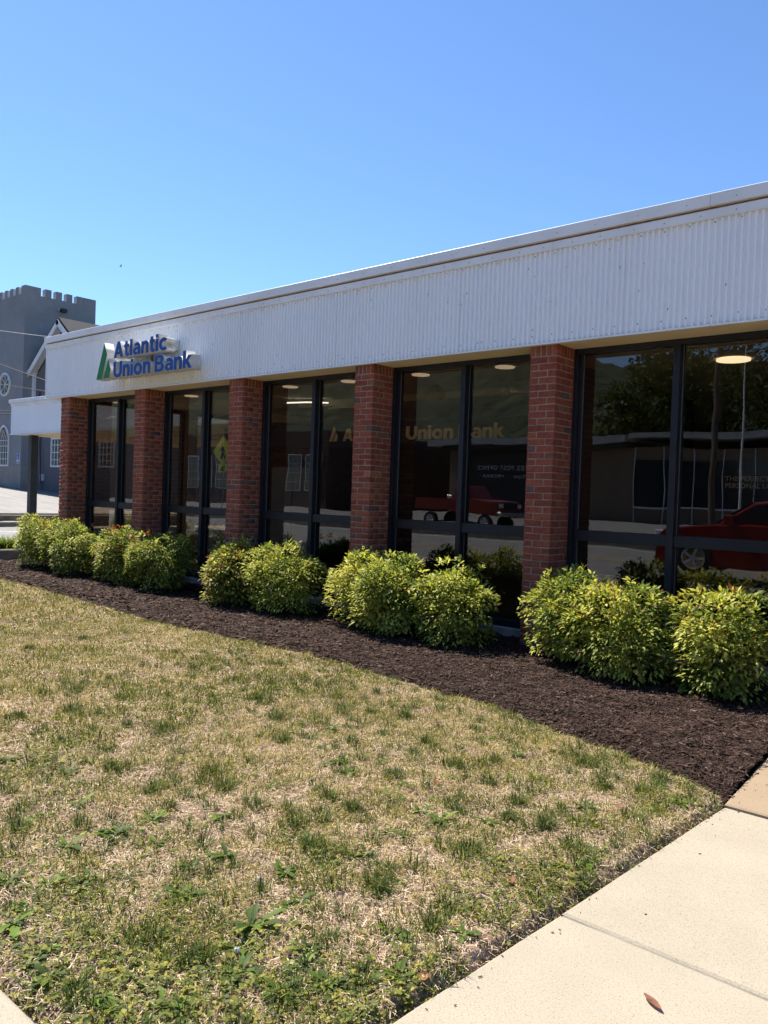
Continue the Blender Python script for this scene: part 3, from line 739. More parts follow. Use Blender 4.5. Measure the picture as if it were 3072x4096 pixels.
# ------------------------------------------------------------------ drive-through canopy
can = thing('drive_through_canopy', (-20, 12, 0), 'white corrugated drive-through canopy on a dark square post left of the bank', 'canopy')
YC = 11.61; XC0, XC1 = -26.18, -13.9
n = int((XC1-XC0)/PIT)
for a in range(0, n, 17):
    corrugated(XC0+a*PIT, min(17, n-a), ZS+.012, 3.965, YC).build('corrugated_panel', M['white_metal'], can)
MB().cbox(XC0-.09, XC1, YC-.10, YC+.3, 4.052, ZT, .006).build('cap_flashing', M['trim_white'], can)
MB().cbox(XC0-.05, XC1, YC-.05, YC+.2, 3.95, 4.050, .005).build('trim_strip', M['trim_white'], can)
MB().cbox(XC0-.10, XC1, YC-.045, YC+.02, ZS-.012, ZS+.011, .003).build('drip_edge', M['trim_white'], can)
MB().cbox(XC0-.045, XC0+.03, YC-.03, YC+.05, ZS+.012, 3.949, .003).build('corner_trim', M['trim_white'], can)
corr_side(XC0-.03, YC+.05, 110, ZS+.012, 3.965, can)
MB().cbox(XC0-.09, XC0+.1, YC+.301, 17.8, 4.052, ZT, .006).build('cap_flashing', M['trim_white'], can)
MB().box(XC0, XC1, YC+.02, 17.8, ZS, ZS+.03).build('soffit', M['soffit'], can)
MB().box(XC0+.05, XC1, YC+.1, 17.7, 3.95, 4.04).build('roof', M['roof'], can)
M['post'] = pmat('dark_post_paint', (.030, .034, .042), (.022, .025, .030), scale=3, rough=.5, c3=(.05, .045, .04), s3=8, lo3=.6, hi3=.75)
MB().cbox(-25.80, -25.575, 11.97, 12.20, .24, ZS-.001, .008).build('post', M['post'], can)
MB().cbox(-25.80, -25.575, 16.6, 16.83, .1, ZS-.001, .008).build('post', M['post'], can)

# ------------------------------------------------------------------ church
M['stucco'] = pmat('grey_stucco', (.245, .252, .268), (.212, .219, .234), scale=.8, rough=.9, bump=.3, bscale=30, bdist=.01, c3=(.27, .275, .285), s3=1.5, lo3=.55, hi3=.75)
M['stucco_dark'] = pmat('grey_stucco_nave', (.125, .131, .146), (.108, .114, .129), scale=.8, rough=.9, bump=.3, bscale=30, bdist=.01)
M['stucco_base'] = pmat('dusty_plinth', (.32, .30, .275), (.25, .24, .225), scale=1.2, rough=.95)
M['church_white'] = pmat('church_white_paint', (.72, .74, .76), (.62, .64, .66), scale=3, rough=.5)
M['reveal'] = pmat('pale_merlon_render', (.50, .51, .53), rough=.8)
M['shingle'] = pmat('dark_shingles', (.020, .024, .032), (.030, .034, .043), scale=7, stretch=(.3, 1, 4), rough=.9, bump=.6, bscale=22, bdist=.02)
M['leaded'] = glassmat('leaded_glass', (.10, .12, .13), ior=1.9)
M['red_glass'] = pmat('red_stained_glass', (.14, .035, .03), rough=.25)
M['dim_glass'] = pmat('dim_church_glass', (.05, .065, .075), (.08, .09, .095), scale=1.5, rough=.12, spec=.8)
XT, YT = -42.16, 19.19; TW = 7.2; TD = 4.0; TZ = 11.90; TB = 1.0
ch = thing('church', (-42, 22, 1.1), 'grey stuccoed church with crenellated tower and white-trimmed gable', 'church')
t = MB().box(XT-TW, XT, YT, YT+TD, TB-.6, TZ-.42).build('tower', M['stucco'], ch)
MB().box(XT-TW+.001, XT+.012, YT-.012, YT+.5, TB-.6, TB+1.35).build('plinth', M['stucco_base'], t)
# merlons: big corner block then small ones
def merlon(x0, x1, y0, y1):
    b = MB().box(x0, x1, y0, y1, TZ-.419, TZ).build('merlon', M['stucco'], t)
th = .35
merlon(XT-.45, XT, YT, YT+.85)
for i in range(12):
    a = XT-.82-.66*i
    if a-.32 > XT-TW: 
        merlon(a-.30, a, YT, YT+th)
        MB().box(a, a+.004, YT+.03, YT+th-.03, TZ-.40, TZ-.01).build('reveal_coat', M['reveal'], t)
for i in range(4):
    a = YT+1.10+.59*i; merlon(XT-th, XT, a, a+.33)
    MB().box(XT-th+.03, XT-.02, a-.004, a, TZ-.40, TZ-.01).build('reveal_coat', M['reveal'], t)
merlon(XT-.8, XT, YT+TD-.75, YT+TD)
MB().box(XT-th+.03, XT-.02, YT+TD-.754, YT+TD-.75, TZ-.40, TZ-.01).build('reveal_coat', M['reveal'], t)
# floodlight
fl = MB().obox((XT+.16, YT+2.05, 10.92), (.10, 0, 0), (0, .16, 0), (0, 0, .09)).build('floodlight', M['frame'], t)
MB().box(XT+.0, XT+.06, YT+1.80, YT+1.90, 10.93, 10.99).build('floodlight_mount', M['church_white'], fl)
# round window
def ring(mb, cx, y, cz, rx, rz, w, n=28, d=.08):
    vs = []; fs = []
    for i in range(n):
        a = 2*math.pi*i/n
        for r in (1.0, 1.0-w/rx):
            for yy in (y-d, y): vs.append((cx+rx*r*math.cos(a), yy, cz+rz*r*math.sin(a)))
    for i in range(n):
        a = 4*i; b = 4*((i+1) % n)
        fs += [(a, b, b+2, a+2), (a+1, a+3, b+3, b+1), (a, a+1, b+1, b), (a+2, b+2, b+3, a+3)]
    return mb.add(vs, fs)
cx, cz = -44.23, 6.79
rw = ring(MB(), cx, YT-.001, cz, .66, .64, .07).build('round_window', M['church_white'], t)
MB().cyl((cx, YT-.02, cz), (cx, YT-.001, cz), .60, n=28).build('pane', M['dim_glass'], rw)
g = MB()
for k in range(4):
    a = math.pi*k/4; dx, dz = .60*math.cos(a), .58*math.sin(a)
    g.tube([(cx-dx, YT-.03, cz-dz), (cx+dx, YT-.03, cz+dz)], .016, 5)
for k in range(8):
    a0, a1 = math.pi*k/4, math.pi*(k+1)/4; am = (a0+a1)/2
    g.tube([(cx+.59*math.cos(a0), YT-.03, cz+.58*math.sin(a0)), (cx+.50*math.cos(am), YT-.03, cz+.49*math.sin(am)), (cx+.59*math.cos(a1), YT-.03, cz+.58*math.sin(a1))], .013, 5)
g.build('tracery', M['church_white'], rw)
# pointed window
cx, zb, zsp, zt_, hw = -44.22, 2.35, 3.75, 4.60, .68
def lancet(off):
    r = hw-off; R_ = ((zt_-off*1.2-zsp)**2 + r*r)/(2*r)
    p = [(cx-r, zb+off), (cx+r, zb+off)]
    for i in range(9):
        a = math.asin((zt_-off*1.2-zsp)/R_)*i/8; p.append((cx+r-R_+R_*math.cos(a), zsp+R_*math.sin(a)))
    for i in range(8, -1, -1):
        a = math.asin((zt_-off*1.2-zsp)/R_)*i/8; p.append((cx-r+R_-R_*math.cos(a), zsp+R_*math.sin(a)))
    return p
def frame2(outer, inner, y0, y1):
    n = len(outer); vs = [(x, y0, z) for x, z in outer] + [(x, y0, z) for x, z in inner] + [(x, y1, z) for x, z in outer] + [(x, y1, z) for x, z in inner]
    fs = []
    for i in range(n):
        j = (i+1) % n
        fs += [(i, j, n+j, n+i), (i, 2*n+i, 2*n+j, j), (n+i, n+j, 3*n+j, 3*n+i)]
    return MB().add(vs, fs)
aw = frame2(lancet(0), lancet(.085), YT-.07, YT-.001).build('pointed_window', M['church_white'], t)
MB().prism(lancet(.08), 1, YT-.015, YT-.002).build('pane', M['dim_glass'], aw)
g = MB()
for z in (2.75, 3.10, 3.45, 3.75): g.box(cx-hw+.08, cx+hw-.08, YT-.04, YT-.018, z-.015, z+.015)
for dx in (-.30, 0, .30): g.box(cx+dx-.012, cx+dx+.012, YT-.045, YT-.017, zb+.08, 3.9)
for dx in (-.30, 0, .30):
    for q in (-1, 1): g.tube([(cx+dx, YT-.03, 3.85), (cx+dx*.8+q*.12, YT-.03, 4.1), (cx+dx*.3+q*.16, YT-.03, 4.32)], .012, 5)
g.build('glazing_bars', M['church_white'], aw)
MB().prism([(cx-.26, 4.05), (cx+.26, 4.05), (cx+.14, 4.32), (cx, 4.42), (cx-.14, 4.32)][::-1], 1, YT-.017, YT-.0155).build('stained_pane', M['red_glass'], aw)
# nave: gabled, ridge running back
YN = 19.80; XA = -39.04; ZA = 9.78; ZE = 7.30; XE0 = -42.3; XE1 = XA*2-XE0; XN1 = -26.5
nv_ = MB().prism([(XT+.02, TB-.6), (XE1-.35, TB-.6), (XE1-.35, ZE-.25), (XA, ZA-.45), (XT+.02, ZE-.25)], 1, YN, YN+16).build('nave', M['stucco_dark'], ch)
MB().box(XE1-.35, XN1, YN+.0, YN+14, TB-.6, 4.6).build('side_wing', M['stucco_dark'], ch)
for sg in (-1, 1):
    xe = XA + sg*(XE1-XA); e = Vector((xe-XA, 0, ZE-ZA)); L_ = e.length; e.normalize(); nn = Vector((-e.z*sg, 0, e.x*sg)) if True else None
    nrm = Vector((-e.z, 0, e.x)); nrm = nrm if nrm.z > 0 else -nrm
    c = Vector((XA, YN-.35+8.2, ZA)) + e*(L_/2) + nrm*.05
    r_ = MB().obox(c, e*(L_/2), (0, 8.2, 0), nrm*.06).build('roof_slope', M['shingle'], nv_)
    # rake board and its soffit
    c2 = Vector((XA, YN-.37, ZA)) + e*(L_/2-.02) - nrm*.14
    MB().obox(c2, e*(L_/2), (0, .02, 0), nrm*.13).build('rake_board', M['church_white'], nv_)
    MB().obox(c2+Vector((0, .19, 0))-nrm*.08, e*(L_/2-.05), (0, .17, 0), nrm*.02).build('rake_soffit', M['reveal'], nv_)
MB().cbox(XE0-.05, XE0+.42, YN-.42, YN+.05, ZE-.02, ZE+.12, .02).build('gutter', M['church_white'], nv_)
MB().box(XT+.05, XT+.27, YN-.16, YN-.02, 1.2, ZE).build('downspout', M['church_white'], nv_)
def sash(x0, x1, z0, z1, nx, nz, par):
    fr_ = frame2([(x0, z0), (x1, z0), (x1, z1), (x0, z1)], [(x0+.09, z0+.09), (x1-.09, z0+.09), (x1-.09, z1-.09), (x0+.09, z1-.09)], YN-.07, YN-.001).build('window', M['church_white'], par)
    MB().box(x0+.08, x1-.08, YN-.012, YN-.002, z0+.08, z1-.08).build('pane', M['dim_glass'], fr_)
    g = MB()
    for i in range(1, nx): g.box(x0+(x1-x0)*i/nx-.018, x0+(x1-x0)*i/nx+.018, YN-.045, YN-.013, z0+.09, z1-.09)
    for i in range(1, nz): g.box(x0+.09, x1-.09, YN-.046, YN-.0125, z0+(z1-z0)*i/nz-.018, z0+(z1-z0)*i/nz+.018)
    g.build('glazing_bars', M['church_white'], fr_)
sash(-40.02, -38.3, 2.34, 3.86, 5, 4, nv_)
sash(-35.25, -33.85, 2.34, 3.60, 4, 4, nv_)
sash(-31.2, -29.8, 2.34, 3.60, 4, 4, nv_)
mb_ = MB().cbox(-41.0, -40.72, YN-.14, YN-.001, 1.62, 1.98, .015).build('meter_box', M['reveal'], nv_)
MB().tube([(-40.84, YN-.16, 1.5), (-40.86, YN-.16, 2.1), (-41.1, YN-.10, 3.2), (-41.35, YN-.03, 4.6), (-41.45, YN-.03, 6.3)], .03, 6).build('cable', M['frame'], nv_)
MB().tube([(-40.84, YN-.10, 1.0), (-40.84, YN-.10, 1.65)], .02, 6).build('conduit', M['frame'], nv_)

# parking sign on the tower
M['sign_blue'] = pmat('sign_blue', (.012, .06, .33), rough=.35)
M['sign_paint'] = pmat('sign_white_paint', (.75, .76, .78), rough=.4)
ps = thing('parking_sign', (-42.48, YT, 2.77), 'blue and white disabled-parking sign fixed to the grey church tower', 'sign')
MB().cbox(-42.67, -42.29, YT-.030, YT-.002, 2.51, 3.03, .006).build('border', M['sign_paint'], ps)
MB().cbox(-42.65, -42.31, YT-.036, YT-.031, 2.70, 3.01, .002).build('plate', M['sign_blue'], ps)
sx_, sz_ = -42.49, 2.80
g = MB(); g.sphere((sx_-.02, YT-.04, 2.965), .024, .004, .024, 10, 6)
g.tube([(sx_-.02, YT-.04, 2.935), (sx_-.012, YT-.04, 2.86), (sx_+.055, YT-.04, 2.855), (sx_+.085, YT-.04, 2.765), (sx_+.115, YT-.04, 2.775)], .015, 6)
g.tube([(sx_-.015, YT-.04, 2.905), (sx_+.05, YT-.04, 2.90)], .010, 6)
g.tube([(sx_+.075*math.cos(rad(a))-.005, YT-.04, 2.80+.075*math.sin(rad(a))) for a in range(115, 361, 15)], .010, 6)
g.build('wheelchair_symbol', M['sign_paint'], ps)
MB().box(-42.64, -42.32, YT-.035, YT-.031, 2.535, 2.575).build('text_bar', M['sign_blue'], ps)
mesh_obj('lettering', text_mesh('PARKING', .075, .004), M['sign_blue'], ps, (-42.645, YT-.036, 2.60))

# ------------------------------------------------------------------ wires, pole, bird
def ray(x, y): return fw + (x-1536)/FPX*r2 - (y-2048)/FPX*u2
EYE = Vector((0, 0, H))
def at(x, y, depth): return EYE + ray(x, y)*depth
M['wire'] = pmat('wire_rubber', (.015, .015, .016), rough=.6)
M['wire_grey'] = pmat('wire_grey', (.33, .35, .38), rough=.5)
M['pole_wood'] = pmat('pole_wood', (.13, .10, .075), (.09, .07, .055), scale=6, stretch=(3, 3, .3), rough=.9)
pb = at(-330, 1960, 30); pole = thing('utility_pole', (pb.x, pb.y, .4), 'weathered wooden utility pole beyond the left edge', 'pole')
MB().cyl((pb.x, pb.y, .2), (pb.x, pb.y, 11.5), .17, .12, 12).build('shaft', M['pole_wood'], pole)
MB().box(pb.x-.07, pb.x+.07, pb.y-1.1, pb.y+1.1, 10.6, 10.75).build('crossarm', M['pole_wood'], pole)
def wire(a, b, d, sag, m, r, label):
    A = at(*a, 30); Bp = at(*b, d)
    pts = [A.lerp(Bp, t/16) - Vector((0, 0, sag*4*(t/16)*(1-t/16))) for t in range(17)]
    o = MB().tube(pts, r, 6).build('overhead_wire', m); tag(o, label, 'wire')
wire((-330, 1272), (330, 1362), 27, .05, M['wire_grey'], .011, 'topmost pale overhead wire crossing the grey tower')
wire((-330, 1330), (300, 1562), 27, .05, M['wire'], .018, 'dark overhead wire sloping down past the white gutter')
wire((-330, 1478), (300, 1581), 27, .04, M['wire'], .013, 'thin dark wire crossing the round church window')
wire((-330, 1606), (130, 1651), 28, .04, M['wire'], .013, 'upper of the two wires running behind the canopy end')
wire((-330, 1640), (130, 1657), 28, .03, M['wire'], .016, 'lower of the two wires running behind the canopy end')
c = at(483, 1065, 40)
bird = MB()
bird.sphere(c, .10, .03, .026, 10, 6)
tip = c + Vector((-.02, .0, .115))
M['bird'] = pmat('bird_dark', (.02, .025, .035), rough=.7)
bird.add([c+Vector((-.06, 0, .01)), c+Vector((.05, 0, .015)), tip+Vector((.05, .02, 0)), tip+Vector((.015, .02, 0)), c+Vector((-.06, .01, .02)), c+Vector((.05, .01, .025)), tip+Vector((.05, .03, .005)), tip+Vector((.015, .03, .005))], [(0, 1, 2, 3), (7, 6, 5, 4), (0, 3, 7, 4), (1, 5, 6, 2), (2, 6, 7, 3)])
bird.add([c+Vector((-.08, 0, 0)), c+Vector((-.17, .02, .008)), c+Vector((-.17, -.02, .008)), c+Vector((-.17, 0, .014))], [(0, 1, 2), (0, 3, 1), (0, 2, 3)])
bo = bird.build('bird', M['bird']); tag(bo, 'small dark bird flying in the clear blue sky', 'bird')
v = thing('roof_vent', (-11.6, 7.9, 4.06), 'small dark hooded vent peeping over the parapet of the bank', 'roof vent')
vc = EYE + ray(643, 1251)*((8.0)/ray(643, 1251).y)
MB().cyl((vc.x, vc.y, 4.05), (vc.x, vc.y, vc.z-.10), .10, n=14).build('pipe', M['roof'], v)
MB().cyl((vc.x, vc.y, vc.z-.10), (vc.x, vc.y, vc.z), .15, .02, 14).build('hood', pmat('vent_hood', (.10, .085, .07), rough=.7), v)
# grass-like border plants behind the kerb
M['leaf'] = leafmat('shrub_leaf', .40, .55, .18)
M['grassblade'] = leafmat('grass_blade', .20, .7, .12)
# ------------------------------------------------------------------ leaves
def unit(a): return a/np.maximum(np.linalg.norm(a, axis=-1, keepdims=True), 1e-9)
def leaves_mesh(P, A, N, L, Wd, col, fold=.18, curl=.12):
    """8-vertex lance-shaped leaves. P base, A axis, N face normal, arrays (n,3); L, Wd (n,)"""
    A = unit(A); Sd = unit(np.cross(A, N)); N = unit(np.cross(Sd, A)); n = len(P)
    L = L[:, None]; Wd = Wd[:, None]
    def pt(t, s, h): return P + A*L*t + Sd*Wd*s + N*(L*h)
    V = np.stack([pt(0, 0, 0), pt(.32, -.5, fold*.35), pt(.32, 0, 0), pt(.32, .5, fold*.35),
                  pt(.68, -.36, fold*.2-curl*.35), pt(.68, 0, -curl*.3), pt(.68, .36, fold*.2-curl*.35), pt(1, 0, -curl)], 1).reshape(-1, 3)
    q = np.array([(1, 2, 5, 4), (2, 3, 6, 5)]); tr = np.array([(0, 2, 1), (0, 3, 2), (4, 5, 7), (5, 6, 7)])
    b = (np.arange(n)*8)[:, None, None]
    F4 = (q[None]+b).reshape(-1, 4); F3 = (tr[None]+b).reshape(-1, 3)
    return V, F4, F3, np.repeat(col, 8, 0)
def rand_dir(n): return unit(rng.normal(size=(n, 3)))

GREEN = np.array([[.080, .125, .028], [.150, .195, .042], [.265, .300, .056], [.400, .415, .080], [.530, .515, .125]])
RED = np.array([[.26, .10, .035], [.30, .15, .05], [.20, .07, .03]])
def shrub(name, x0, x1, yc, dep, ztop, label, redness=.02, seed=0, zlow=.03, young=.5):
    global rng
    rng = np.random.default_rng(seed)
    hw = (x1-x0)/2; cx = (x0+x1)/2; lsz = rng.uniform(.9, 1.15); lob = [(rng.random()*6.28, .04+.08*rng.random()) for _ in range(4)]
    t = thing(name, (cx, yc, 0), label, 'shrub', 'nandina shrubs along the bank wall')
    # clumps of foliage: dome of stems
    nc = int(18 + 30*hw)
    cl = []
    for i in range(nc*6):
        if len(cl) >= nc: break
        a = rng.random()*2*math.pi; rr = math.sqrt(rng.random())
        lump = 1-sum(w_*max(0, math.cos(a-a_))**6 for a_, w_ in lob)*.9
        u, v = rr*math.cos(a)*lump, rr*math.sin(a)*lump
        dome = (1-.27*rr**3.5)*(.90+.14*vnoise(cx*7+u*2.6+3, yc*5+v*2.6))
        z = zlow + .05 + (ztop*dome-.15-zlow)*rng.random()**.75
        taper = .70 + .30*min(1, z/(.62*ztop))
        p = np.array([cx+u*(hw-.09)*taper, yc+v*(dep-.10)*taper, z])
        if all(np.linalg.norm(p-q[0]) > .135 for q in cl): cl.append((p, .125+.075*rng.random(), rng.random()))
    Pn, An, Nn, Ln, Wn, Cn = [], [], [], [], [], []
    for p, r, k in cl:
        n = int(210 + 110*rng.random())
        d = rand_dir(n); d[:, 2] = np.where(d[:, 2] < -.5, -d[:, 2], d[:, 2])
        rad_ = r*(.66+.42*rng.random(n)**.7)
        pos = p + d*rad_[:, None]*np.array([1.05, 1.05, .95])
        out = pos - np.array([cx, yc, ztop*.35]); out = unit(out)
        ax = unit(d*.45 + out*np.array([1., 1., .35])*.9 + np.array([0, 0, -.34]) + .46*rng.normal(size=(n, 3)))
        up_ = pos[:, 2] > ztop*.84
        ax[up_] = unit(ax[up_] + np.array([0, 0, .45])*rng.random((up_.sum(), 1)))
        nr = unit(out*.28 + np.array([0, 0, 1.0]) + .34*rng.normal(size=(n, 3)))
        L = lsz*(.030+.032*rng.random(n)); W_ = L*(.36+.14*rng.random(n))
        base = np.clip(young*(.40+1.25*k) + .25*rng.normal(size=n), 0, .999)
        ci = base*(len(GREEN)-1); i0 = ci.astype(int); f = (ci-i0)[:, None]
        c = GREEN[i0]*(1-f) + GREEN[np.minimum(i0+1, len(GREEN)-1)]*f
        isr = rng.random(n) < redness*(3.0 if k > .8 else .6)
        c[isr] = RED[rng.integers(0, 3, isr.sum())]*(.7+.6*rng.random((isr.sum(), 1)))
        c *= (.85+.3*rng.random((n, 1)))
        keep = pos[:, 2] > zlow*rng.random(n)
        for lst, a_ in ((Pn, pos), (An, ax), (Nn, nr), (Ln, L), (Wn, W_), (Cn, c)): lst.append(a_[keep])
    # a few shoots standing proud
    for i in range(int(5+12*hw)):
        a = rng.random()*2*math.pi; rr = math.sqrt(rng.random())*.8
        p = np.array([cx+rr*math.cos(a)*hw, yc+rr*math.sin(a)*dep, ztop*(1-.3*rr**2.5)-.03])
        n = 9; dd = unit(np.stack([rng.normal(size=n), rng.normal(size=n), .5+.8*rng.random(n)], 1))
        Pn.append(p + dd*.015 + np.array([0, 0, 1])*(.07*rng.random((n, 1)))); An.append(dd); Nn.append(unit(rng.normal(size=(n, 3))*.5+np.array([0, 0, 1])))
        L = .04+.025*rng.random(n); Ln.append(L); Wn.append(L*.38)
        Cn.append(GREEN[rng.integers(2, 5, n)] if rng.random() > redness*4 else RED[rng.integers(0, 3, n)])
    V, F4, F3, c = leaves_mesh(np.concatenate(Pn), np.concatenate(An), np.concatenate(Nn), np.concatenate(Ln), np.concatenate(Wn), np.concatenate(Cn))
    V[:, 2] = np.maximum(V[:, 2], .015)
    fo = np_mesh('foliage', V, [F4, F3], M['leaf'], t, c)
    for i in range(5):
        a = rng.random()*6.28; b = np.array([cx+.10*math.cos(a)*hw/.4, yc+.10*math.sin(a)]); e = cl[rng.integers(0, len(cl))][0]
        MB().tube([(b[0], b[1], 0), ((b[0]*.6+e[0]*.4), (b[1]*.6+e[1]*.4), e[2]*.55), tuple(e)], [.010, .008, .004], 5).build('stem', M['stem'], t)
    return t
M['stem'] = pmat('shrub_stem', (.09, .06, .04), (.06, .045, .03), scale=20, rough=.9)
SH = [(-14.20, -12.80, .93, 'leftmost shrub, low and wide, spreading against the dark kerb', .05, .50),
      (-13.05, -11.35, .94, 'second shrub from the left, tall rounded mass before the first brick pillar', .03, .46),
      (-11.50, -10.10, .90, 'third shrub from the left with orange-tinged leaves on its left shoulder', .08, .48),
      (-10.28, -9.10, .90, 'fourth shrub from the left, darker, with a reddish sprig on its top', .06, .38),
      (-8.55, -7.80, .90, 'round bright shrub starting the second cluster behind the bronze one', .015, .58),
      (-8.36, -7.66, .80, 'shrub with bronze and orange leaves at the front of the second cluster', .35, .50),
      (-7.66, -6.62, .90, 'broad yellow-green shrub closing the second cluster', .02, .60),
      (-6.28, -5.60, .90, 'first shrub of the third cluster, before the fourth brick pillar', .02, .60),
      (-5.74, -4.98, .91, 'middle shrub of the third cluster, hanging low to the mulch', .02, .55),
      (-5.02, -4.20, .90, 'right-hand shrub of the third cluster with a pink-tipped sprig', .03, .58),
      (-3.72, -3.05, .92, 'tall shrub in front of the nearest brick pillar', .03, .58),
      (-3.32, -2.34, .86, 'shrub with a coppery patch on top, second from the right', .04, .60),
      (-2.46, -1.58, .86, 'rightmost large-leaved shrub before the widest window', .04, .55)]
YCS = [6.58, 6.48, 6.54, 6.46, 6.64, 6.40, 6.50, 6.62, 6.42, 6.54, 6.60, 6.42, 6.46]
for i, (a, b, zt_, lab, rd_, yg) in enumerate(SH):
    shrub('nandina_shrub', a-.09, b+.04, YCS[i]-.03, .42 if i != 5 else .34, zt_-.035, lab, rd_, 300+i, young=yg)

# ------------------------------------------------------------------ grass
def lawn_mask(x, y): return (y > SWY+.005) & (y < mulch_edge(x)+.025) & (x < path_edge(y)-.004) & (x > -15.0)
def sample(n, x0, x1, y0, y1):
    x = x0+(x1-x0)*rng.random(n); y = y0+(y1-y0)*rng.random(n); k = lawn_mask(x, y); return x[k], y[k]
TUFTS = []
def gpt(x, y):
    d = ray(x, y); t = -H/d.z; return EYE.x+d.x*t, EYE.y+d.y*t
for p in [(80,2871),(275,2850),(175,2785),(651,2929),(448,3088),(846,3095),(1099,2878),(1128,2972),(1034,2799),(485,2799),(1612,2867),(1822,3077),(1576,3120),(1316,3207),(2176,3323),(1410,3243),(2068,3229),(1727,3730),(2182,3322),(2030,3284),(616,3168),(900,3160),(1240,3400),(1500,3560),(820,3840),(740,3860),(1880,3420),(2420,3160),(2560,3180),(2640,3130),(330,2560),(120,2600),(700,2620),(1350,2800),(1700,2980),(1980,3060),(300,4020),(560,3760),(1180,3300),(2330,3060)]:
    TUFTS.append(gpt(*p))
TUFTS = np.array(TUFTS)
def greenness(x, y):
    g = .44 + .40*np.clip((fbm(x*1.1+3, y*1.1)-.47)*3, 0, 1) + 1.0*(fbm(x*5.5, y*5.5, 2)-.5) + .25*np.clip(1-np.hypot(x+2.6, y-1.6)/1.4, 0, 1)
    g += .40*np.clip(1-(path_edge(y)-x)/.75, 0, 1)*np.clip((4.2-y)/1.2, .25, 1)     # watered strip by the path
    g += .35*np.clip(1-(y-SWY)/.5, 0, 1)
    d2 = ((x[:, None]-TUFTS[None, :, 0])**2 + (y[:, None]-TUFTS[None, :, 1])**2).min(1)
    g += .45*np.exp(-d2/(.085**2))
    return g
def density(x, y):
    """share of ground under standing grass; the rest is thatch and bare soil"""
    far = np.clip((np.hypot(x, y)-2.4)/3.0, 0, 1)
    d = .36 + .5*far + .9*(fbm(x*1.7+9, y*1.7+4)-.5) + 1.9*(fbm(x*8+2, y*8+7, 2)-.5)*(1-.45*far)
    d2 = ((x[:, None]-TUFTS[None, :, 0])**2 + (y[:, None]-TUFTS[None, :, 1])**2).min(1)
    return np.clip(d + .6*np.exp(-d2/(.09**2)), .08, 1)
STRAW = np.array([[.46, .365, .12], [.37, .285, .085], [.57, .475, .185], [.27, .20, .07]])
GRN = np.array([[.100, .130, .022], [.145, .172, .028], [.22, .225, .038], [.072, .100, .022], [.31, .285, .055]])
def blades(n, box, lmin, lmax, wd, seed):
    global rng
    rng = np.random.default_rng(seed)
    x, y = sample(n, *box)
    k = rng.random(len(x)) < density(x, y); x, y = x[k], y[k]
    g = greenness(x, y); isg = rng.random(len(x)) < np.clip(g, .06, .92); m = len(x)
    d2 = ((x[:, None]-TUFTS[None, :, 0])**2 + (y[:, None]-TUFTS[None, :, 1])**2).min(1); tf = np.exp(-d2/(.08**2))
    L = (lmin+(lmax-lmin)*rng.random(m)**1.5)*(.45+.35*fbm(x*2.5, y*2.5)+.55*fbm(x*8+2, y*8+7, 2))*(1+.28*tf)
    lean = np.where(isg, .35+.85*rng.random(m), .60+1.0*rng.random(m))*(1-.25*tf)
    az = rng.random(m)*2*math.pi
    hx, hy = np.cos(az), np.sin(az); z0 = lawn_h(x, y)-.003
    s1 = np.sin(lean*.55); c1 = np.cos(lean*.55); s2 = np.sin(np.minimum(lean*1.35, 1.62)); c2 = np.cos(np.minimum(lean*1.35, 1.62))
    w = wd*(.7+.7*rng.random(m))*np.where(isg, 1.1, .85)
    wa = az+math.pi/2+rng.normal(size=m)*.5; wx, wy = np.cos(wa)*w/2, np.sin(wa)*w/2
    b = np.stack([x, y, z0], 1); mid = b + np.stack([hx*s1*L*.5, hy*s1*L*.5, c1*L*.5], 1); tip = mid + np.stack([hx*s2*L*.5, hy*s2*L*.5, c2*L*.5], 1)
    tip[:, 2] = np.maximum(tip[:, 2], z0+.002)
    wv = np.stack([wx, wy, np.zeros(m)], 1)
    V = np.stack([b-wv, b+wv, mid+wv*.85, mid-wv*.85, tip], 1).reshape(-1, 3)
    o = np.arange(m)*5
    F4 = np.stack([o, o+1, o+2, o+3], 1); F3 = np.stack([o+3, o+2, o+4], 1)
    c = np.where(isg[:, None], GRN[rng.integers(0, 5, m)], STRAW[rng.integers(0, 4, m)])*(.75+.45*rng.random((m, 1)))
    return V, F4, F3, np.repeat(c, 5, 0)
def join(parts):
    V, F4, F3, C = [], [], [], []; n = 0
    for v, a, b, c in parts:
        V.append(v); F4.append(a+n); F3.append(b+n); C.append(c); n += len(v)
    return np.concatenate(V), [np.concatenate(F4), np.concatenate(F3)], np.concatenate(C)
parts = [blades(150000, (-4.2, -1.3, 1.05, 4.9), .022, .066, .0032, 21), blades(120000, (-8.2, -4.2, 1.05, 5.2), .028, .072, .0045, 22), blades(90000, (-15, -8.2, 1.05, 5.5), .034, .080, .0068, 23)]
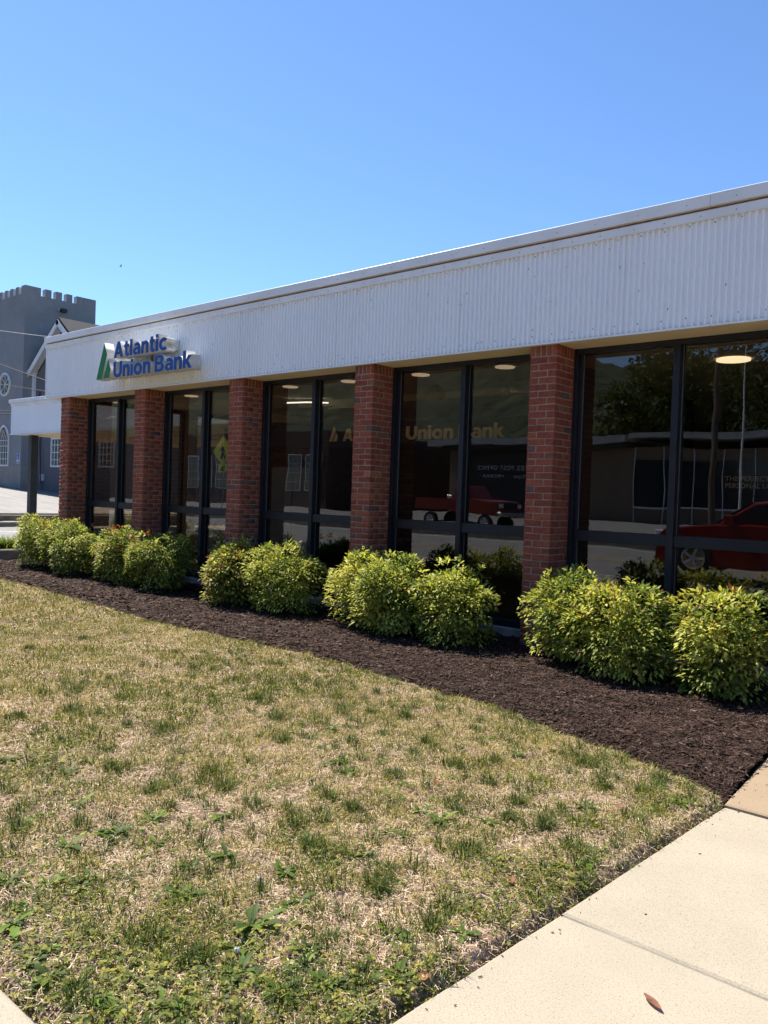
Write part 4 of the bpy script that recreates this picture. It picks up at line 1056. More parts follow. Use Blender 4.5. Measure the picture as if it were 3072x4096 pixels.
def tufts(pts, n, seed, dark):
    global rng
    rng = np.random.default_rng(seed); m = len(pts)*n
    c = np.repeat(pts, n, 0); az = rng.random(m)*6.283; rr = .028*rng.random(m)**.5*np.repeat(.7+.8*rng.random(len(pts)), n)
    x = c[:, 0]+np.cos(az)*rr; y = c[:, 1]+np.sin(az)*rr; az = az+.5*rng.normal(size=m); k = lawn_mask(x, y); x, y, az = x[k], y[k], az[k]; m = len(x)
    L = .030+.052*rng.random(m); ln = .25+1.1*rng.random(m); z0 = lawn_h(x, y)-.004; w = .0034*(.7+.6*rng.random(m))
    d = np.stack([np.cos(az), np.sin(az), 0*az], 1); Z = np.array([0, 0, 1.]); b = np.stack([x, y, z0], 1)
    m1 = b+(d*np.sin(ln*.5)[:, None]+Z*np.cos(ln*.5)[:, None])*L[:, None]*.55; tp = m1+(d*np.sin(ln*1.5)[:, None]+Z*np.cos(ln*1.5)[:, None])*L[:, None]*.5
    wv = np.stack([-np.sin(az)*w/2, np.cos(az)*w/2, 0*az], 1)
    V = np.stack([b-wv, b+wv, m1+wv*.9, m1-wv*.9, tp], 1).reshape(-1, 3); o = np.arange(m)*5
    cc = (np.array([[.048, .078, .020], [.070, .105, .026], [.11, .14, .034], [.30, .27, .11]])[rng.choice(4, m, p=[.34, .33, .23, .10])])*(.75+.5*rng.random((m, 1)))
    return V, np.stack([o, o+1, o+2, o+3], 1), np.stack([o+3, o+2, o+4], 1), np.repeat(cc, 5, 0)
parts.append(tufts(TUFTS, 120, 24, 1))
_r = np.random.default_rng(25); _x = -1.3-4.6*_r.random(420)**1.3; _y = 1.1+3.9*_r.random(420); _k = lawn_mask(_x, _y)
parts.append(tufts(np.stack([_x[_k], _y[_k]], 1), 46, 26, 1))
V, F, C = join(parts)
o = np_mesh('grass', V, F, M['grassblade'], colors=C); tag(o, 'sparse dry grass blades, straw coloured with green tufts', 'grass', kind='stuff')
# thatch: clippings lying flat
def thatch(n, box, seed, lm=.05, wd=.0022):
    global rng
    rng = np.random.default_rng(seed); x, y = sample(n, *box); m = len(x)
    az = rng.random(m)*2*math.pi; L = .015+lm*rng.random(m)**1.6; w = wd*(.6+.9*rng.random(m)); tl = .18*rng.normal(size=m)
    z = lawn_h(x, y)+.003+.008*rng.random(m)
    a = np.stack([np.cos(az)*L/2, np.sin(az)*L/2, np.sin(tl)*L/2], 1); s = np.stack([-np.sin(az)*w/2, np.cos(az)*w/2, np.zeros(m)], 1)
    c0 = np.stack([x, y, z], 1); bend = np.stack([-np.sin(az)*L*.12*rng.normal(size=m), np.cos(az)*L*.12*rng.normal(size=m), .1*L], 1)
    V = np.stack([c0-a-s, c0-a+s, c0+bend+s, c0+bend-s, c0+a], 1).reshape(-1, 3); o = np.arange(m)*5
    TH = np.array([[.55, .42, .29], [.42, .31, .21], [.70, .57, .42], [.24, .16, .105], [.50, .39, .22]])
    c = TH[rng.integers(0, 5, m)]*(.7+.5*rng.random((m, 1)))
    return V, np.stack([o, o+1, o+2, o+3], 1), np.stack([o+3, o+2, o+4], 1), np.repeat(c, 5, 0)
V, F, C = join([thatch(95000, (-4.2, -1.3, 1.05, 4.9), 31), thatch(60000, (-8.2, -4.2, 1.05, 5.2), 32, .06, .0034), thatch(34000, (-15, -8.2, 1.05, 5.5), 33, .08, .006)])
o = np_mesh('thatch', V, F, M['grassblade'], colors=C); tag(o, 'loose dry clippings lying over the bare patches of lawn', 'dry grass', kind='stuff')
# clover and other tiny leaves
def clover(seed):
    global rng
    rng = np.random.default_rng(seed); P = []
    for (qx, qy, r, n) in [(2160, 3580, .26, 420), (2290, 3530, .18, 200), (1560, 4000, .20, 300), (1650, 3930, .16, 150), (1450, 4090, .2, 160), (300, 3580, .25, 200), (420, 4000, .35, 520), (120, 3900, .28, 420), (600, 4050, .3, 420), (760, 3960, .25, 260), (940, 4030, .25, 260), (180, 3700, .25, 300), (60, 3560, .25, 220), (480, 3800, .25, 160), (1010, 3740, .2, 160), (1240, 3980, .25, 220), (700, 3600, .2, 120), (330, 3400, .2, 120), (2330, 3300, .15, 120), (1750, 3300, .15, 90), (600, 3330, .18, 110), (60, 3120, .3, 240), (170, 3070, .2, 200), (1320, 3450, .15, 110), (250, 2990, .2, 150), (2700, 3210, .10, 130), (2600, 3240, .08, 80), (2010, 3480, .15, 160), (1900, 3640, .18, 200)]:
        x0, y0 = gpt(qx, qy); x = x0+rng.normal(size=n)*r*.55; y = y0+rng.normal(size=n)*r*.55; k = lawn_mask(x, y)
        P.append(np.stack([x[k], y[k], lawn_h(x[k], y[k])+.006+.022*rng.random(k.sum())], 1))
    P = np.concatenate(P); P = np.repeat(P, 3, 0); n = len(P)
    az = np.tile([0, 2.1, 4.2], n//3)+np.repeat(rng.random(n//3)*6.28, 3)
    A = np.stack([np.cos(az), np.sin(az), .25*rng.normal(size=n)], 1); L = np.repeat(.007+.013*rng.random(n//3)**2, 3)
    N = unit(np.stack([.3*rng.normal(size=n), .3*rng.normal(size=n), np.ones(n)], 1))
    c = np.repeat(GRN[rng.integers(0, 5, n//3)], 3, 0)*(.7+.5*rng.random((n, 1)))
    return leaves_mesh(P, A, N, L, L*np.repeat(.45+.5*rng.random(n//3), 3), c, .1, .05)
V, F4, F3, C = clover(41)
o = np_mesh('clover', V, [F4, F3], M['leaf'], colors=C); tag(o, 'clover and small-leaved ground cover in the lawn', 'clover', kind='stuff')

# ------------------------------------------------------------------ broad-leaved weeds
def toothed_leaf(L, Wd, seed, droop, rise=.3):
    r = random.Random(seed); n = 7; vs = []; fs = []
    for i in range(n+1):
        t = i/n; w = Wd*(math.sin(math.pi*min(1, t*.92+.06))**.8)*(.55+.45*t)*(1.0 if i % 2 else .62)
        if i == n: w = .001
        z = L*(rise*t-droop*t*t)
        vs += [(L*t, -w/2, z+.10*w), (L*t, 0, z), (L*t, w/2, z+.10*w)]
    for i in range(n):
        a = 3*i; fs += [(a, a+3, a+4, a+1), (a+1, a+4, a+5, a+2)]
    return vs, fs
WEEDM = []
WEEDN = []
for s in range(6):
    r = random.Random(900+s); V, F, C = [], [], []
    nl = [7, 9, 12, 16, 22, 26][s]; WEEDN.append('sparse' if nl < 10 else ('open' if nl < 18 else 'crowded'))
    for k in range(nl):
        L = r.choice([.03, .045, .06, .08, .10])*r.uniform(.8, 1.15); vs, fs = toothed_leaf(L, L*r.uniform(.34, .54), s*50+k, r.uniform(.2, .7), r.uniform(.25, .85))
        a = 2*math.pi*k/nl+r.uniform(-.3, .3); ca, sa = math.cos(a), math.sin(a); b = len(V); cc = np.array(r.choice([(.070, .120, .016), (.105, .165, .020), (.155, .215, .026), (.052, .090, .015)]))*r.uniform(.8, 1.3)
        for x, y, z in vs: V.append((x*ca-y*sa, x*sa+y*ca, z+.008)); C.append(cc)
        F += [tuple(i+b for i in f) for f in fs]
    o = np_mesh('weed_proto', np.array(V), np.array(F), M['leaf'], colors=np.array(C)); WEEDM.append(o.data); bpy.data.objects.remove(o)
for m_ in WEEDM: m_.name = 'weed_leaves'
WP = [(275,3395,1.1),(325,3236,1.0),(608,3287,1.1),(622,3381,1.0),(738,3605,1.0),(1005,3721,1.25),(962,3800,.9),(325,3562,.9),(51,3706,1.2),(181,3808,1.0),(1121,3988,.9),(904,3431,.9),(29,3547,1.0),(506,3894,.7),(463,4068,.9),
      (1287,3005,.9),(1359,3063,.9),(1395,3113,.9),(1547,3193,.8),(1764,3294,1.1),(1938,2969,.8),(2039,3135,.9),(2147,3135,.8),(2335,3244,.9),(1243,2773,.6),(1518,3063,.8),(2357,3468,.9),(2239,3483,1.0),(2722,3237,.8),(2640,3150,.6),
      (87,2517,.8),(557,2878,.7),(217,2633,.8),(412,3001,.7),(36,3052,.9),(260,3103,.8),(311,3146,.7),(629,3139,.7),(441,2553,.6),(2400,3420,.8),(1600,3940,.8),(1250,3820,.6),(60,3990,1.0),(130,4060,.9),(860,3420,.6),(1830,3310,.7)]
_r = np.random.default_rng(77)
for _i in range(95):
    _qx, _qy = (_r.uniform(0, 1500), _r.uniform(3250, 4090)) if _i < 52 else ((_r.uniform(0, 2300), _r.uniform(2780, 3350)) if _i < 78 else (_r.uniform(1500, 2600), _r.uniform(3150, 3900)))
    WP.append((_qx, _qy, _r.uniform(.3, .95)))
def zone(x, y): return 'far' if math.hypot(x, y) > 5.0 else ('near the path' if x > -2.3 else 'near')
WL = {'far': 'weed rosette in the far half of the dry lawn', 'near the path': 'toothed weed rosette in the greener grass beside the path', 'near': 'dandelion rosette in the bare foreground of the lawn'}
for i, (qx, qy, sc_) in enumerate(WP):
    x, y = gpt(qx, qy)
    if not bool(lawn_mask(np.array([x+.09]), np.array([y]))[0]) or y < SWY+.08: continue
    o = link(bpy.data.objects.new('weed', WEEDM[i % 6])); o.location = (x, y, float(lawn_h(np.array([x]), np.array([y]))[0])); o.rotation_euler.z = i*1.7; o.scale = (sc_*.95, sc_*.95, sc_*.85)
    z_ = zone(x, y); tag(o, ('small ' if sc_ < .5 else ('middling ' if sc_ < .8 else 'large ')) + WEEDN[i % 6] + ' ' + WL[z_], 'weed', 'weeds '+z_)
# seed heads
M['fluff'] = leafmat('seed_fluff', .5, .9, 0)
def seedhead(qx, qy, lab):
    x, y = gpt(qx, qy); t = thing('dandelion_seed_head', (x, y, 0), lab, 'seed head')
    c = Vector((x, y, .035)); r = random.Random(int(qx)); g = MB()
    for i in range(110):
        d = Vector((r.gauss(0, 1), r.gauss(0, 1), r.gauss(0, 1))).normalized(); e = c+d*r.uniform(.006, .0115); s = d.orthogonal().normalized()*.0009
        g.add([c+d*.003-s, c+d*.003+s, e+s*1.6, e-s*1.6], [(0, 1, 2, 3)])
    n = len(g.v); o = np_mesh('fluff', np.array([tuple(v) for v in g.v]), np.array(g.f), M['fluff'], t, np.full((n, 3), .55))
    MB().tube([(x-.02, y, -.0), (x-.005, y, .02), tuple(c)], .0016, 5).build('stalk', M['stem'], t)
seedhead(947, 3842, 'white dandelion clock lying low at the bottom of the lawn')
seedhead(1038, 3549, 'white dandelion clock in the middle of the near lawn')
# fallen leaves
def fallen_leaf(x, y, z, L, Wd, rz, c, lab, group=None, tilt=.15):
    n = 8; vs = []; cs = []
    r = random.Random(int(1000*abs(x)))
    for i in range(n+1):
        t = i/n; w = Wd*math.sin(math.pi*min(1, .04+t*.96))**.75
        h = .16*L*(t-.5)**2 + .004
        for k in (-.5, 0, .5):
            vs.append((L*(t-.5), w*k, h + (.18*w if k else 0) + r.uniform(0, .0015))); cs.append(np.array(c)*r.uniform(.55, 1.25))
    fs = []
    for i in range(n):
        a = 3*i; fs += [(a, a+3, a+4, a+1), (a+1, a+4, a+5, a+2)]
    o = np_mesh('fallen_leaf', np.array(vs), np.array(fs), M['leaf'], colors=np.array(cs)); o.location = (x, y, z); o.rotation_euler = (tilt, 0, rz)
    return tag(o, lab, 'leaf', group)
x, y = gpt(2612, 4020)
fallen_leaf(x, y, .004, .080, .022, -.50, (.27, .12, .075), 'curled red-brown leaf lying on the pale path slab')
for qx, qy, c, lab in [(2478, 3245, (.32, .17, .10), 'pinkish dead leaf in the grass by the path'), (1690, 3940, (.40, .20, .08), 'orange dead leaf at the lower lawn edge'), (2045, 3550, (.28, .12, .06), 'brown leaf caught among the clover'), (1745, 3150, (.30, .07, .05), 'small red leaf in the middle of the lawn')]:
    x, y = gpt(qx, qy); fallen_leaf(x, y, .02, .055, .03, qx*.7, c, lab)
for qx, qy, c, lab in [(1600, 2560, (.50, .36, .16), 'yellow leaf on the mulch before the third shrub cluster'), (2675, 2767, (.42, .42, .16), 'pale green leaf on the shaded mulch below the rightmost shrubs'), (975, 2480, (.42, .28, .15), 'tan leaf on the mulch left of centre'), (1320, 2620, (.38, .16, .07), 'rust-coloured leaf on the mulch near the lawn edge'), (2415, 2712, (.36, .28, .22), 'curled grey-brown leaf at the foot of the second shrub from the right')]:
    x, y = gpt(qx, qy); fallen_leaf(x, y, .045, .06, .032, qx*.9, c, lab)

# ------------------------------------------------------------------ mulch chips
def chips(n, box, seed, s):
    global rng
    rng = np.random.default_rng(seed); x0, x1, y0, y1 = box
    x = x0+(x1-x0)*rng.random(n); y = y0+(y1-y0)*rng.random(n)
    k = (y > mulch_edge(x)+.01-.04*rng.random(n)-.16*(rng.random(n) > .965)*rng.random(n)) & (y < 7.3) & (x < path_edge(y)-.01+.02*(rng.random(n) > .9)); x, y = x[k], y[k]; m = len(x)
    L = s*(.3+1.0*rng.random(m)**1.7); w = L*(.10+.16*rng.random(m)); h = w*.45
    az = rng.random(m)*6.283; tl = .22*rng.normal(size=m); rl = .5*rng.normal(size=m)
    z = mulch_h(x, y)+.004+.016*rng.random(m)
    A = np.stack([np.cos(az)*np.cos(tl), np.sin(az)*np.cos(tl), np.sin(tl)], 1)
    Sd = np.stack([-np.sin(az), np.cos(az), np.zeros(m)], 1); N = np.cross(A, Sd); Sd2 = Sd*np.cos(rl)[:, None]+N*np.sin(rl)[:, None]; N2 = np.cross(A, Sd2)
    c0 = np.stack([x, y, z], 1); L_ = L[:, None]; w_ = w[:, None]; h_ = h[:, None]; b = (.12*rng.normal(size=m))[:, None]*L_*Sd2
    V = np.stack([c0-A*L_/2, c0-A*L_*.1+Sd2*w_/2+b, c0+A*L_/2, c0+A*L_*.15-Sd2*w_/2+b, c0+N2*h_+b], 1).reshape(-1, 3)
    o = np.arange(m)*5
    F3 = np.concatenate([np.stack([o, o+1, o+4], 1), np.stack([o+1, o+2, o+4], 1), np.stack([o+2, o+3, o+4], 1), np.stack([o+3, o, o+4], 1)])
    CH = np.array([[.036, .021, .016], [.024, .014, .011], [.055, .034, .026], [.085, .054, .042], [.044, .026, .020], [.15, .105, .08]])
    c = CH[rng.choice(6, m, p=[.25, .22, .22, .12, .16, .03])]*(.7+.6*rng.random((m, 1)))
    return V, F3, np.repeat(c, 5, 0)
M['chip'] = leafmat('bark_chip', 0.0, .9, .12)
Vs, Fs, Cs, n = [], [], [], 0
for a in ((95000, (-4.4, -1.2, 4.1, 7.3), 51, .052), (62000, (-8.6, -4.4, 4.7, 7.3), 52, .075), (46000, (-15.05, -8.6, 4.7, 7.3), 53, .11)):
    v, f, c = chips(*a); Vs.append(v); Fs.append(f+n); Cs.append(c); n += len(v)
o = np_mesh('mulch', np.concatenate(Vs), np.concatenate(Fs), M['chip'], colors=np.concatenate(Cs)); tag(o, 'dark shredded bark mulch covering the bed', 'mulch', kind='stuff')
# ------------------------------------------------------------------ border grass behind the kerb
def border_plant(cx, cy, n, h, seed, lab):
    global rng
    rng = np.random.default_rng(seed); az = rng.random(n)*6.283; L = h*(.7+.6*rng.random(n)); ln = .25+.8*rng.random(n)
    b = np.stack([cx+.07*rng.normal(size=n), cy+.07*rng.normal(size=n), np.full(n, .19)], 1); d = np.stack([np.cos(az), np.sin(az), np.zeros(n)], 1); Z = np.array([0, 0, 1.])
    w = np.stack([-np.sin(az), np.cos(az), np.zeros(n)], 1)*.006
    m1 = b + (d*np.sin(ln*.5)[:, None]+Z*np.cos(ln*.5)[:, None])*L[:, None]*.55; tp = m1 + (d*np.sin(ln*1.6)[:, None]+Z*np.cos(ln*1.6)[:, None])*L[:, None]*.5
    V = np.stack([b-w, b+w, m1+w, m1-w, tp], 1).reshape(-1, 3); o = np.arange(n)*5
    c = np.array([[.16, .22, .03], [.23, .27, .045], [.11, .17, .03]])[rng.integers(0, 3, n)]*(.8+.4*rng.random((n, 1)))
    ob = np_mesh('border_grass', V, [np.stack([o, o+1, o+2, o+3], 1), np.stack([o+3, o+2, o+4], 1)], M['leaf'], colors=np.repeat(c, 5, 0)); tag(ob, lab, 'ornamental grass', 'lily turf clumps on the planting strip')
for i in range(13):
    border_plant(-15.53+.05*math.sin(i*2.3), 5.55+.17*i, 230, .27, 700+i, 'clump of bright arching lily turf behind the dark kerb')

# grit and crumbs on the path
_g = MB(); _r = random.Random(5)
for _i in range(90):
    _y = _r.uniform(1.2, 5.6); _x = float(path_edge(_y)) + (abs(_r.gauss(0, .06))+.005 if _i < 60 else _r.uniform(.1, 2.2)); _s = _r.uniform(.0008, .0022)
    _a = _r.uniform(0, 6.28); _L = _s*_r.uniform(1, 3.5)
    _g.obox((_x, _y, .0035 if _y < 4.16 else .0155), (math.cos(_a)*_L, math.sin(_a)*_L, 0), (-math.sin(_a)*_s*.5, math.cos(_a)*_s*.5, 0), (0, 0, .0015))
_o = _g.build('grit', M['stem']); tag(_o, 'crumbs of soil and dry grass strewn over the path', 'grit', kind='stuff')
# ------------------------------------------------------------------ across the street (seen mirrored in the glass)
M['po_wall'] = pmat('tan_post_office_brick', (.26, .185, .125), (.21, .15, .105), scale=6, rough=.9)
M['po_eave'] = pmat('weathered_eave', (.36, .36, .37), (.28, .28, .29), scale=1.5, rough=.7)
M['po_dark'] = pmat('dark_panel', (.045, .04, .038), rough=.7)
M['shade_glass'] = pmat('dark_shop_glass', (.02, .024, .03), rough=.08, spec=.8)
po = thing('post_office', (-20, -36, 0), 'low tan post office with white eave across the street', 'building')
w = MB().box(-36, -3, -44, -34, -.1, 5.0).build('wall', M['po_wall'], po)
MB().box(-37, -21.5, -45, -32.6, 5.3, 5.75).build('eave', M['po_eave'], po)
MB().box(-21.4, -10.5, -45, -32.9, 5.5, 5.85).build('eave', M['po_eave'], po)
MB().box(-36, -21.6, -44, -33.0, 5.0, 5.3).build('parapet', M['po_dark'], po)
MB().box(-34.8, -25.4, -33.98, -33.9, .2, 4.9).build('sign_panel', M['po_dark'], w)
for txt, x, z, sz in (('UNITED STATES POST OFFICE', -26.3, 3.6, .46), ('TON      VIRGINIA', -29.4, 3.0, .36)):
    me = text_mesh(txt, sz, .03, 0.0, 'LEFT', 1.15); mesh_obj('lettering', me, M['trim_white'], w, (x, -33.88, z), math.pi)
for k in range(6):
    x = -21.2+1.8*k
    MB().box(x, x+1.7, -33.99, -33.93, 1.45, 4.3).build('window', M['shade_glass'], w)
    MB().box(x-.05, x, -33.99, -33.88, .2, 5.0).build('window_mullion', M['trim_white'], w)
MB().box(-21.3, -10.3, -33.99, -33.86, 1.30, 1.42).build('window_sill', M['trim_white'], w)
bb = thing('brick_shop', (-70, -30, 0), 'long red-brick shop building with tall windows across the street', 'building')
w = MB().box(-120, -42, -44, -27, -.1, 6.2).build('wall', pmat('brown_shop_brick', (.085, .045, .036), (.065, .036, .03), scale=5, rough=.9), bb)
for k in range(10):
    x = -64+2.2*k
    f = MB().box(x, x+1.6, -26.995, -26.93, 1.6, 4.4).build('window', M['trim_white'], w)
    for a in range(3):
        for c in range(4): MB().box(x+.06+.5*a, x+.06+.5*a+.46, -26.928, -26.92, 1.66+.68*c, 1.66+.68*c+.64).build('pane', M['shade_glass'], f)
def pole_(x, y, h, r, lab):
    t = thing('utility_pole', (x, y, 0), lab, 'pole'); MB().cyl((x, y, -.1), (x, y, h), r, r*.7, 10).build('shaft', M['pole_wood'], t)
    MB().box(x-1.0, x+1.0, y-.06, y+.06, h-.8, h-.66).build('crossarm', M['pole_wood'], t)
pole_(-13.1, -24, 13, .16, 'tall wooden utility pole across the street before the post office')
fp_ = thing('flagpole', (-10.6, -20, 0), 'slender pale flagpole before the post office', 'flagpole')
MB().cyl((-10.6, -20, -.1), (-10.6, -20, 8.5), .06, .02, 10).build('shaft', M['trim_white'], fp_)
# crossing sign
M['fluoro'] = pmat('fluorescent_yellow', (.62, .60, .03), rough=.4)
qx = -37.5
cs = thing('crossing_sign', (qx, -14.0, .3), 'fluorescent yellow pedestrian-crossing sign with arrow plate across the street', 'sign')
MB().cyl((qx, -14.06, .2), (qx, -14.06, 4.3), .035, n=8).build('post', M['screw'], cs)
pl = MB().obox((qx, -14.0, 3.75), (.44, 0, .44), (0, .01, 0), (-.44, 0, .44)).build('plate', M['fluoro'], cs)
g = MB(); g.sphere((qx-.02, -13.98, 4.12), .07, .008, .08, 10, 6)
g.tube([(qx-.02, -13.98, 4.02), (qx, -13.98, 3.7), (qx-.18, -13.98, 3.35)], .05, 6); g.tube([(qx, -13.98, 3.7), (qx+.17, -13.98, 3.37)], .045, 6)
g.tube([(qx-.2, -13.98, 3.78), (qx, -13.98, 3.96), (qx+.18, -13.98, 3.74)], .035, 6); g.build('walking_figure', M['wire'], pl)
pl2 = MB().box(qx-.42, qx+.42, -14.01, -13.99, 2.5, 2.98).build('plate', M['fluoro'], cs)
g = MB(); g.tube([(qx+.2, -13.98, 2.86), (qx-.12, -13.98, 2.66)], .045, 6); g.tube([(qx-.05, -13.98, 2.84), (qx-.22, -13.98, 2.60), (qx+.06, -13.98, 2.60)], .035, 6); g.build('arrow', M['wire'], pl2)
# vehicles
M['red_paint'] = pmat('red_car_paint', (.17, .007, .009), rough=.22, spec=.7)
M['dull_red'] = pmat('faded_red_paint', (.20, .018, .013), (.15, .016, .012), scale=2, rough=.35)
M['tyre'] = pmat('tyre_rubber', (.02, .02, .02), rough=.85)
M['alloy'] = pmat('alloy_wheel', (.5, .5, .5), rough=.3, metal=.8)
M['headlamp'] = pmat('headlamp_lens', (.65, .67, .7), rough=.1, spec=.9)
M['chrome'] = pmat('chrome', (.55, .55, .55), rough=.15, metal=1)
def wheel(t, x, y, r, side):
    y0 = y-.10*side
    w = MB().cyl((x, y-.10, r), (x, y+.10, r), r, n=24).build('wheel', M['tyre'], t)
    MB().cyl((x, y+.101*side, r), (x, y+.115*side, r), r*.68, r*.62, 20).build('rim', M['chrome'], w)
    g = MB()
    for k in range(5):
        a = 2*math.pi*k/5; g.tube([(x, y+.125*side, r), (x+r*.62*math.cos(a), y+.118*side, r+r*.62*math.sin(a))], .03, 5)
    g.build('spokes', M['alloy'], w)
def body_loft(secs, name, m, t, smooth=True):
    """secs: list of (y, [(x,z)...]) same count"""
    n = len(secs[0][1]); mb = MB(); vs = []; fs = []
    for y, pts in secs: vs += [(x, y, z) for x, z in pts]
    for s in range(len(secs)-1):
        for i in range(n):
            j = (i+1) % n; fs.append((s*n+i, s*n+j, (s+1)*n+j, (s+1)*n+i))
    fs.append(tuple(range(n))[::-1]); fs.append(tuple(range((len(secs)-1)*n, len(secs)*n)))
    mb.add(vs, fs); return mb.build(name, m, t, bevel=.03)
def scale_prof(P, k, cx, cz): return [(cx+(x-cx)*k, cz+(z-cz)*k) for x, z in P]
# red hatchback at the near kerb, nose towards the church
cx0, cy0 = -7.2, -3.65; gz = -.14
car = thing('car', (cx0+2.2, cy0, gz), 'tall glossy red car at the bank-side kerb, mirrored in the right-hand window', 'car')
low = [(cx0, gz+.32), (cx0+.02, gz+.95), (cx0+.22, gz+1.14), (cx0+1.30, gz+1.27), (cx0+4.55, gz+1.28), (cx0+4.7, gz+.95), (cx0+4.75, gz+.35)]
body_loft([(cy0-.86, scale_prof(low, .985, cx0+2.2, gz+.5)), (cy0-.6, low), (cy0+.6, low), (cy0+.86, scale_prof(low, .985, cx0+2.2, gz+.5))], 'body', M['red_paint'], car)
cab_ = [(cx0+1.25, gz+1.26), (cx0+2.05, gz+1.78), (cx0+2.7, gz+1.86), (cx0+4.2, gz+1.82), (cx0+4.6, gz+1.28)]
body_loft([(cy0-.72, scale_prof(cab_, .93, cx0+2.8, gz+1.27)), (cy0-.5, cab_), (cy0+.5, cab_), (cy0+.72, scale_prof(cab_, .93, cx0+2.8, gz+1.27))], 'cabin', M['red_paint'], car)
for sd in (-1, 1):
    for pts in ([(1.62, 1.33), (2.15, 1.70), (2.70, 1.76), (2.70, 1.33)], [(2.78, 1.33), (2.78, 1.76), (4.05, 1.73), (4.25, 1.34)]):
        MB().prism([(cx0+a, gz+b_) for a, b_ in pts][::sd], 1, cy0+sd*.735, cy0+sd*.742).build('side_window', M['shade_glass'], car)
    MB().cbox(cx0+.02, cx0+.42, cy0+sd*.70-.12, cy0+sd*.70+.14, gz+.90, gz+1.10, .02).build('headlight', M['headlamp'], car)
    MB().cbox(cx0+1.55, cx0+1.75, cy0+sd*.90-.08, cy0+sd*.90+.08, gz+1.32, gz+1.48, .02).build('mirror', M['red_paint'], car)
    for xx in (.92, 3.75): wheel(car, cx0+xx, cy0+sd*.80, .38, sd)
MB().obox((cx0+1.64, cy0, gz+1.535), (.38, 0, .245), (0, .60, 0), (-.004, 0, .007)).build('windscreen', M['shade_glass'], car)
MB().box(cx0-.012, cx0+.03, cy0-.5, cy0+.5, gz+.50, gz+.88).build('grille', M['tyre'], car)
# red pickup across the street, nose to the right
tx, ty, gz = -24.6, -16.75, .33
tk = thing('pickup_truck', (tx+2.6, ty, gz), 'old red pickup truck parked across the street, mirrored in the fourth bay', 'pickup truck')
bed = [(tx, gz+.55), (tx, gz+1.12), (tx+2.1, gz+1.12), (tx+2.1, gz+.55)]
MB().prism(bed[::-1], 1, ty-.92, ty-.80).build('bed_side', M['dull_red'], tk); MB().prism(bed[::-1], 1, ty+.80, ty+.92).build('bed_side', M['dull_red'], tk)
MB().box(tx+.01, tx+2.1, ty-.79, ty+.79, gz+.55, gz+.65).build('bed_floor', M['tyre'], tk); MB().box(tx-.04, tx+.02, ty-.79, ty+.79, gz+.6, gz+1.12).build('tailgate', M['dull_red'], tk)
fr_ = [(tx+2.12, gz+.45), (tx+2.12, gz+1.14), (tx+3.5, gz+1.16), (tx+4.75, gz+1.05), (tx+4.85, gz+.9), (tx+4.85, gz+.45)]
body_loft([(ty-.92, fr_), (ty+.92, fr_)], 'body', M['dull_red'], tk)
cb = [(tx+2.15, gz+1.13), (tx+2.25, gz+1.72), (tx+3.05, gz+1.74), (tx+3.55, gz+1.15)]
body_loft([(ty-.80, scale_prof(cb, .95, tx+2.8, gz+1.13)), (ty-.7, cb), (ty+.7, cb), (ty+.80, scale_prof(cb, .95, tx+2.8, gz+1.13))], 'cab', M['dull_red'], tk)
for sd in (-1, 1):
    MB().prism([(tx+2.35, gz+1.2), (tx+2.4, gz+1.65), (tx+2.98, gz+1.66), (tx+3.35, gz+1.2)][::sd], 1, ty+sd*.80, ty+sd*.815).build('side_window', M['shade_glass'], tk)
    for xx in (.95, 4.1): wheel(tk, tx+xx, ty+sd*.82, .38, sd)
    MB().box(tx+4.84, tx+4.88, ty+sd*.70-.14, ty+sd*.70+.14, gz+.78, gz+.95).build('headlight', M['headlamp'], tk)
MB().box(tx+4.84, tx+4.90, ty-.5, ty+.5, gz+.72, gz+.97).build('grille', M['tyre'], tk); MB().cbox(tx+4.8, tx+5.0, ty-.93, ty+.93, gz+.42, gz+.60, .02).build('bumper', M['chrome'], tk)
MB().cbox(tx+1.75, tx+2.05, ty-.75, ty+.75, gz+1.13, gz+1.32, .02).build('toolbox', M['chrome'], tk)

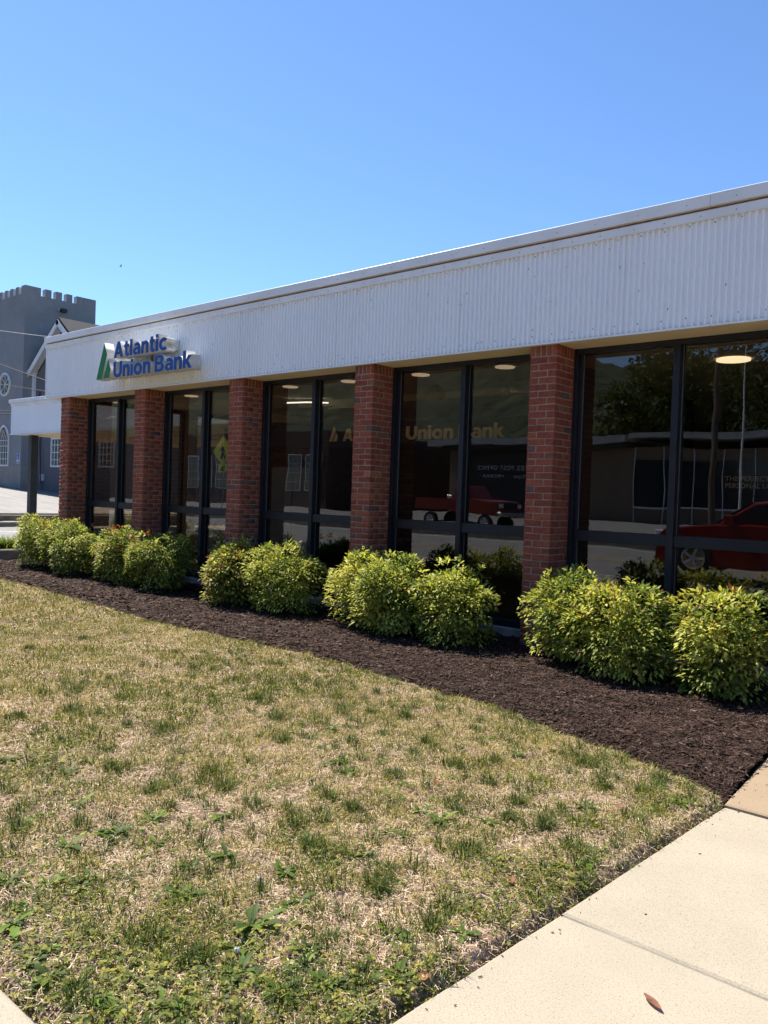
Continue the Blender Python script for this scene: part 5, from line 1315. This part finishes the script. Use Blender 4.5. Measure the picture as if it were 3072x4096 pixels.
# wooded hill and trees
M['forest'] = pmat('forest_canopy', (.016, .026, .010), (.034, .046, .018), scale=.09, detail=8, rough=.95, lo=.4, hi=.6, bump=1.0, bscale=.2, bdist=3.0)
def hill_h(X, Y):
    d = -(Y+110); ridge = np.clip(d/230, 0, 1)
    h = (74 + np.clip((-X-165)*.16, -22, 95))*ridge*ridge*(3-2*ridge)*(.9+.30*(fbm(X/150+5, Y/260, 3)-.5))
    return -1 + h + 7*np.clip(d/40, 0, 1)*(vnoise(X/9, Y/9)-.3) + 4*np.clip(d/40, 0, 1)*vnoise(X/4, Y/4)
o = sheet('hill', -1300, 300, -620, -110, 320, 110, hill_h, M['forest'], smooth=False); o['label'] = 'wooded hill rising behind the post office'
def tree(x, y, h, r, seed, lab):
    global rng
    rng = np.random.default_rng(seed); t = thing('tree', (x, y, 0), lab, 'tree', 'broad trees behind the post office')
    MB().tube([(x, y, -.2), (x+.1, y, h*.3), (x-.1, y+.1, h*.65)], [.3, .24, .12], 8).build('trunk', M['pole_wood'], t)
    for k in range(5):
        a = 1.3*k; MB().tube([(x, y, h*(.3+.05*k)), (x+r*.6*math.cos(a), y+r*.6*math.sin(a), h*(.5+.07*k))], [.12, .04], 6).build('limb', M['pole_wood'], t)
    P, A, N, L, C = [], [], [], [], []
    for k in range(34):
        d = rand_dir(1)[0]; c = np.array([x, y, h*.62]) + d*np.array([r, r, h*.36])*(.45+.5*rng.random()); rr = r*(.24+.16*rng.random()); n = 190; q = rand_dir(n)
        P.append(c+q*rr*(.5+.5*rng.random((n, 1)))); A.append(unit(q+rng.normal(size=(n, 3)))); N.append(rand_dir(n)); L.append(.28+.28*rng.random(n)); C.append(GREEN[rng.integers(0, 2, n)]*(.25+.4*rng.random((n, 1))))
    L = np.concatenate(L); V, F4, F3, C = leaves_mesh(np.concatenate(P), np.concatenate(A), np.concatenate(N), L, L*.6, np.concatenate(C))
    np_mesh('crown', V, [F4, F3], M['leaf'], t, C)
ORD = ['first', 'second', 'third', 'fourth', 'fifth', 'sixth', 'seventh']
for i, (x, y, h, r) in enumerate([(-33.0, -61, 13, 4.5), (-29.2, -60, 17, 5.5), (-24, -58, 18.5, 6.5), (-17, -60, 18.5, 7), (-9, -57, 17, 6.5), (0, -60, 16, 6)]):
    tree(x, y, h, r, 800+i, 'broad dark tree behind the post office, %s of the row counted from the church side' % ORD[i])
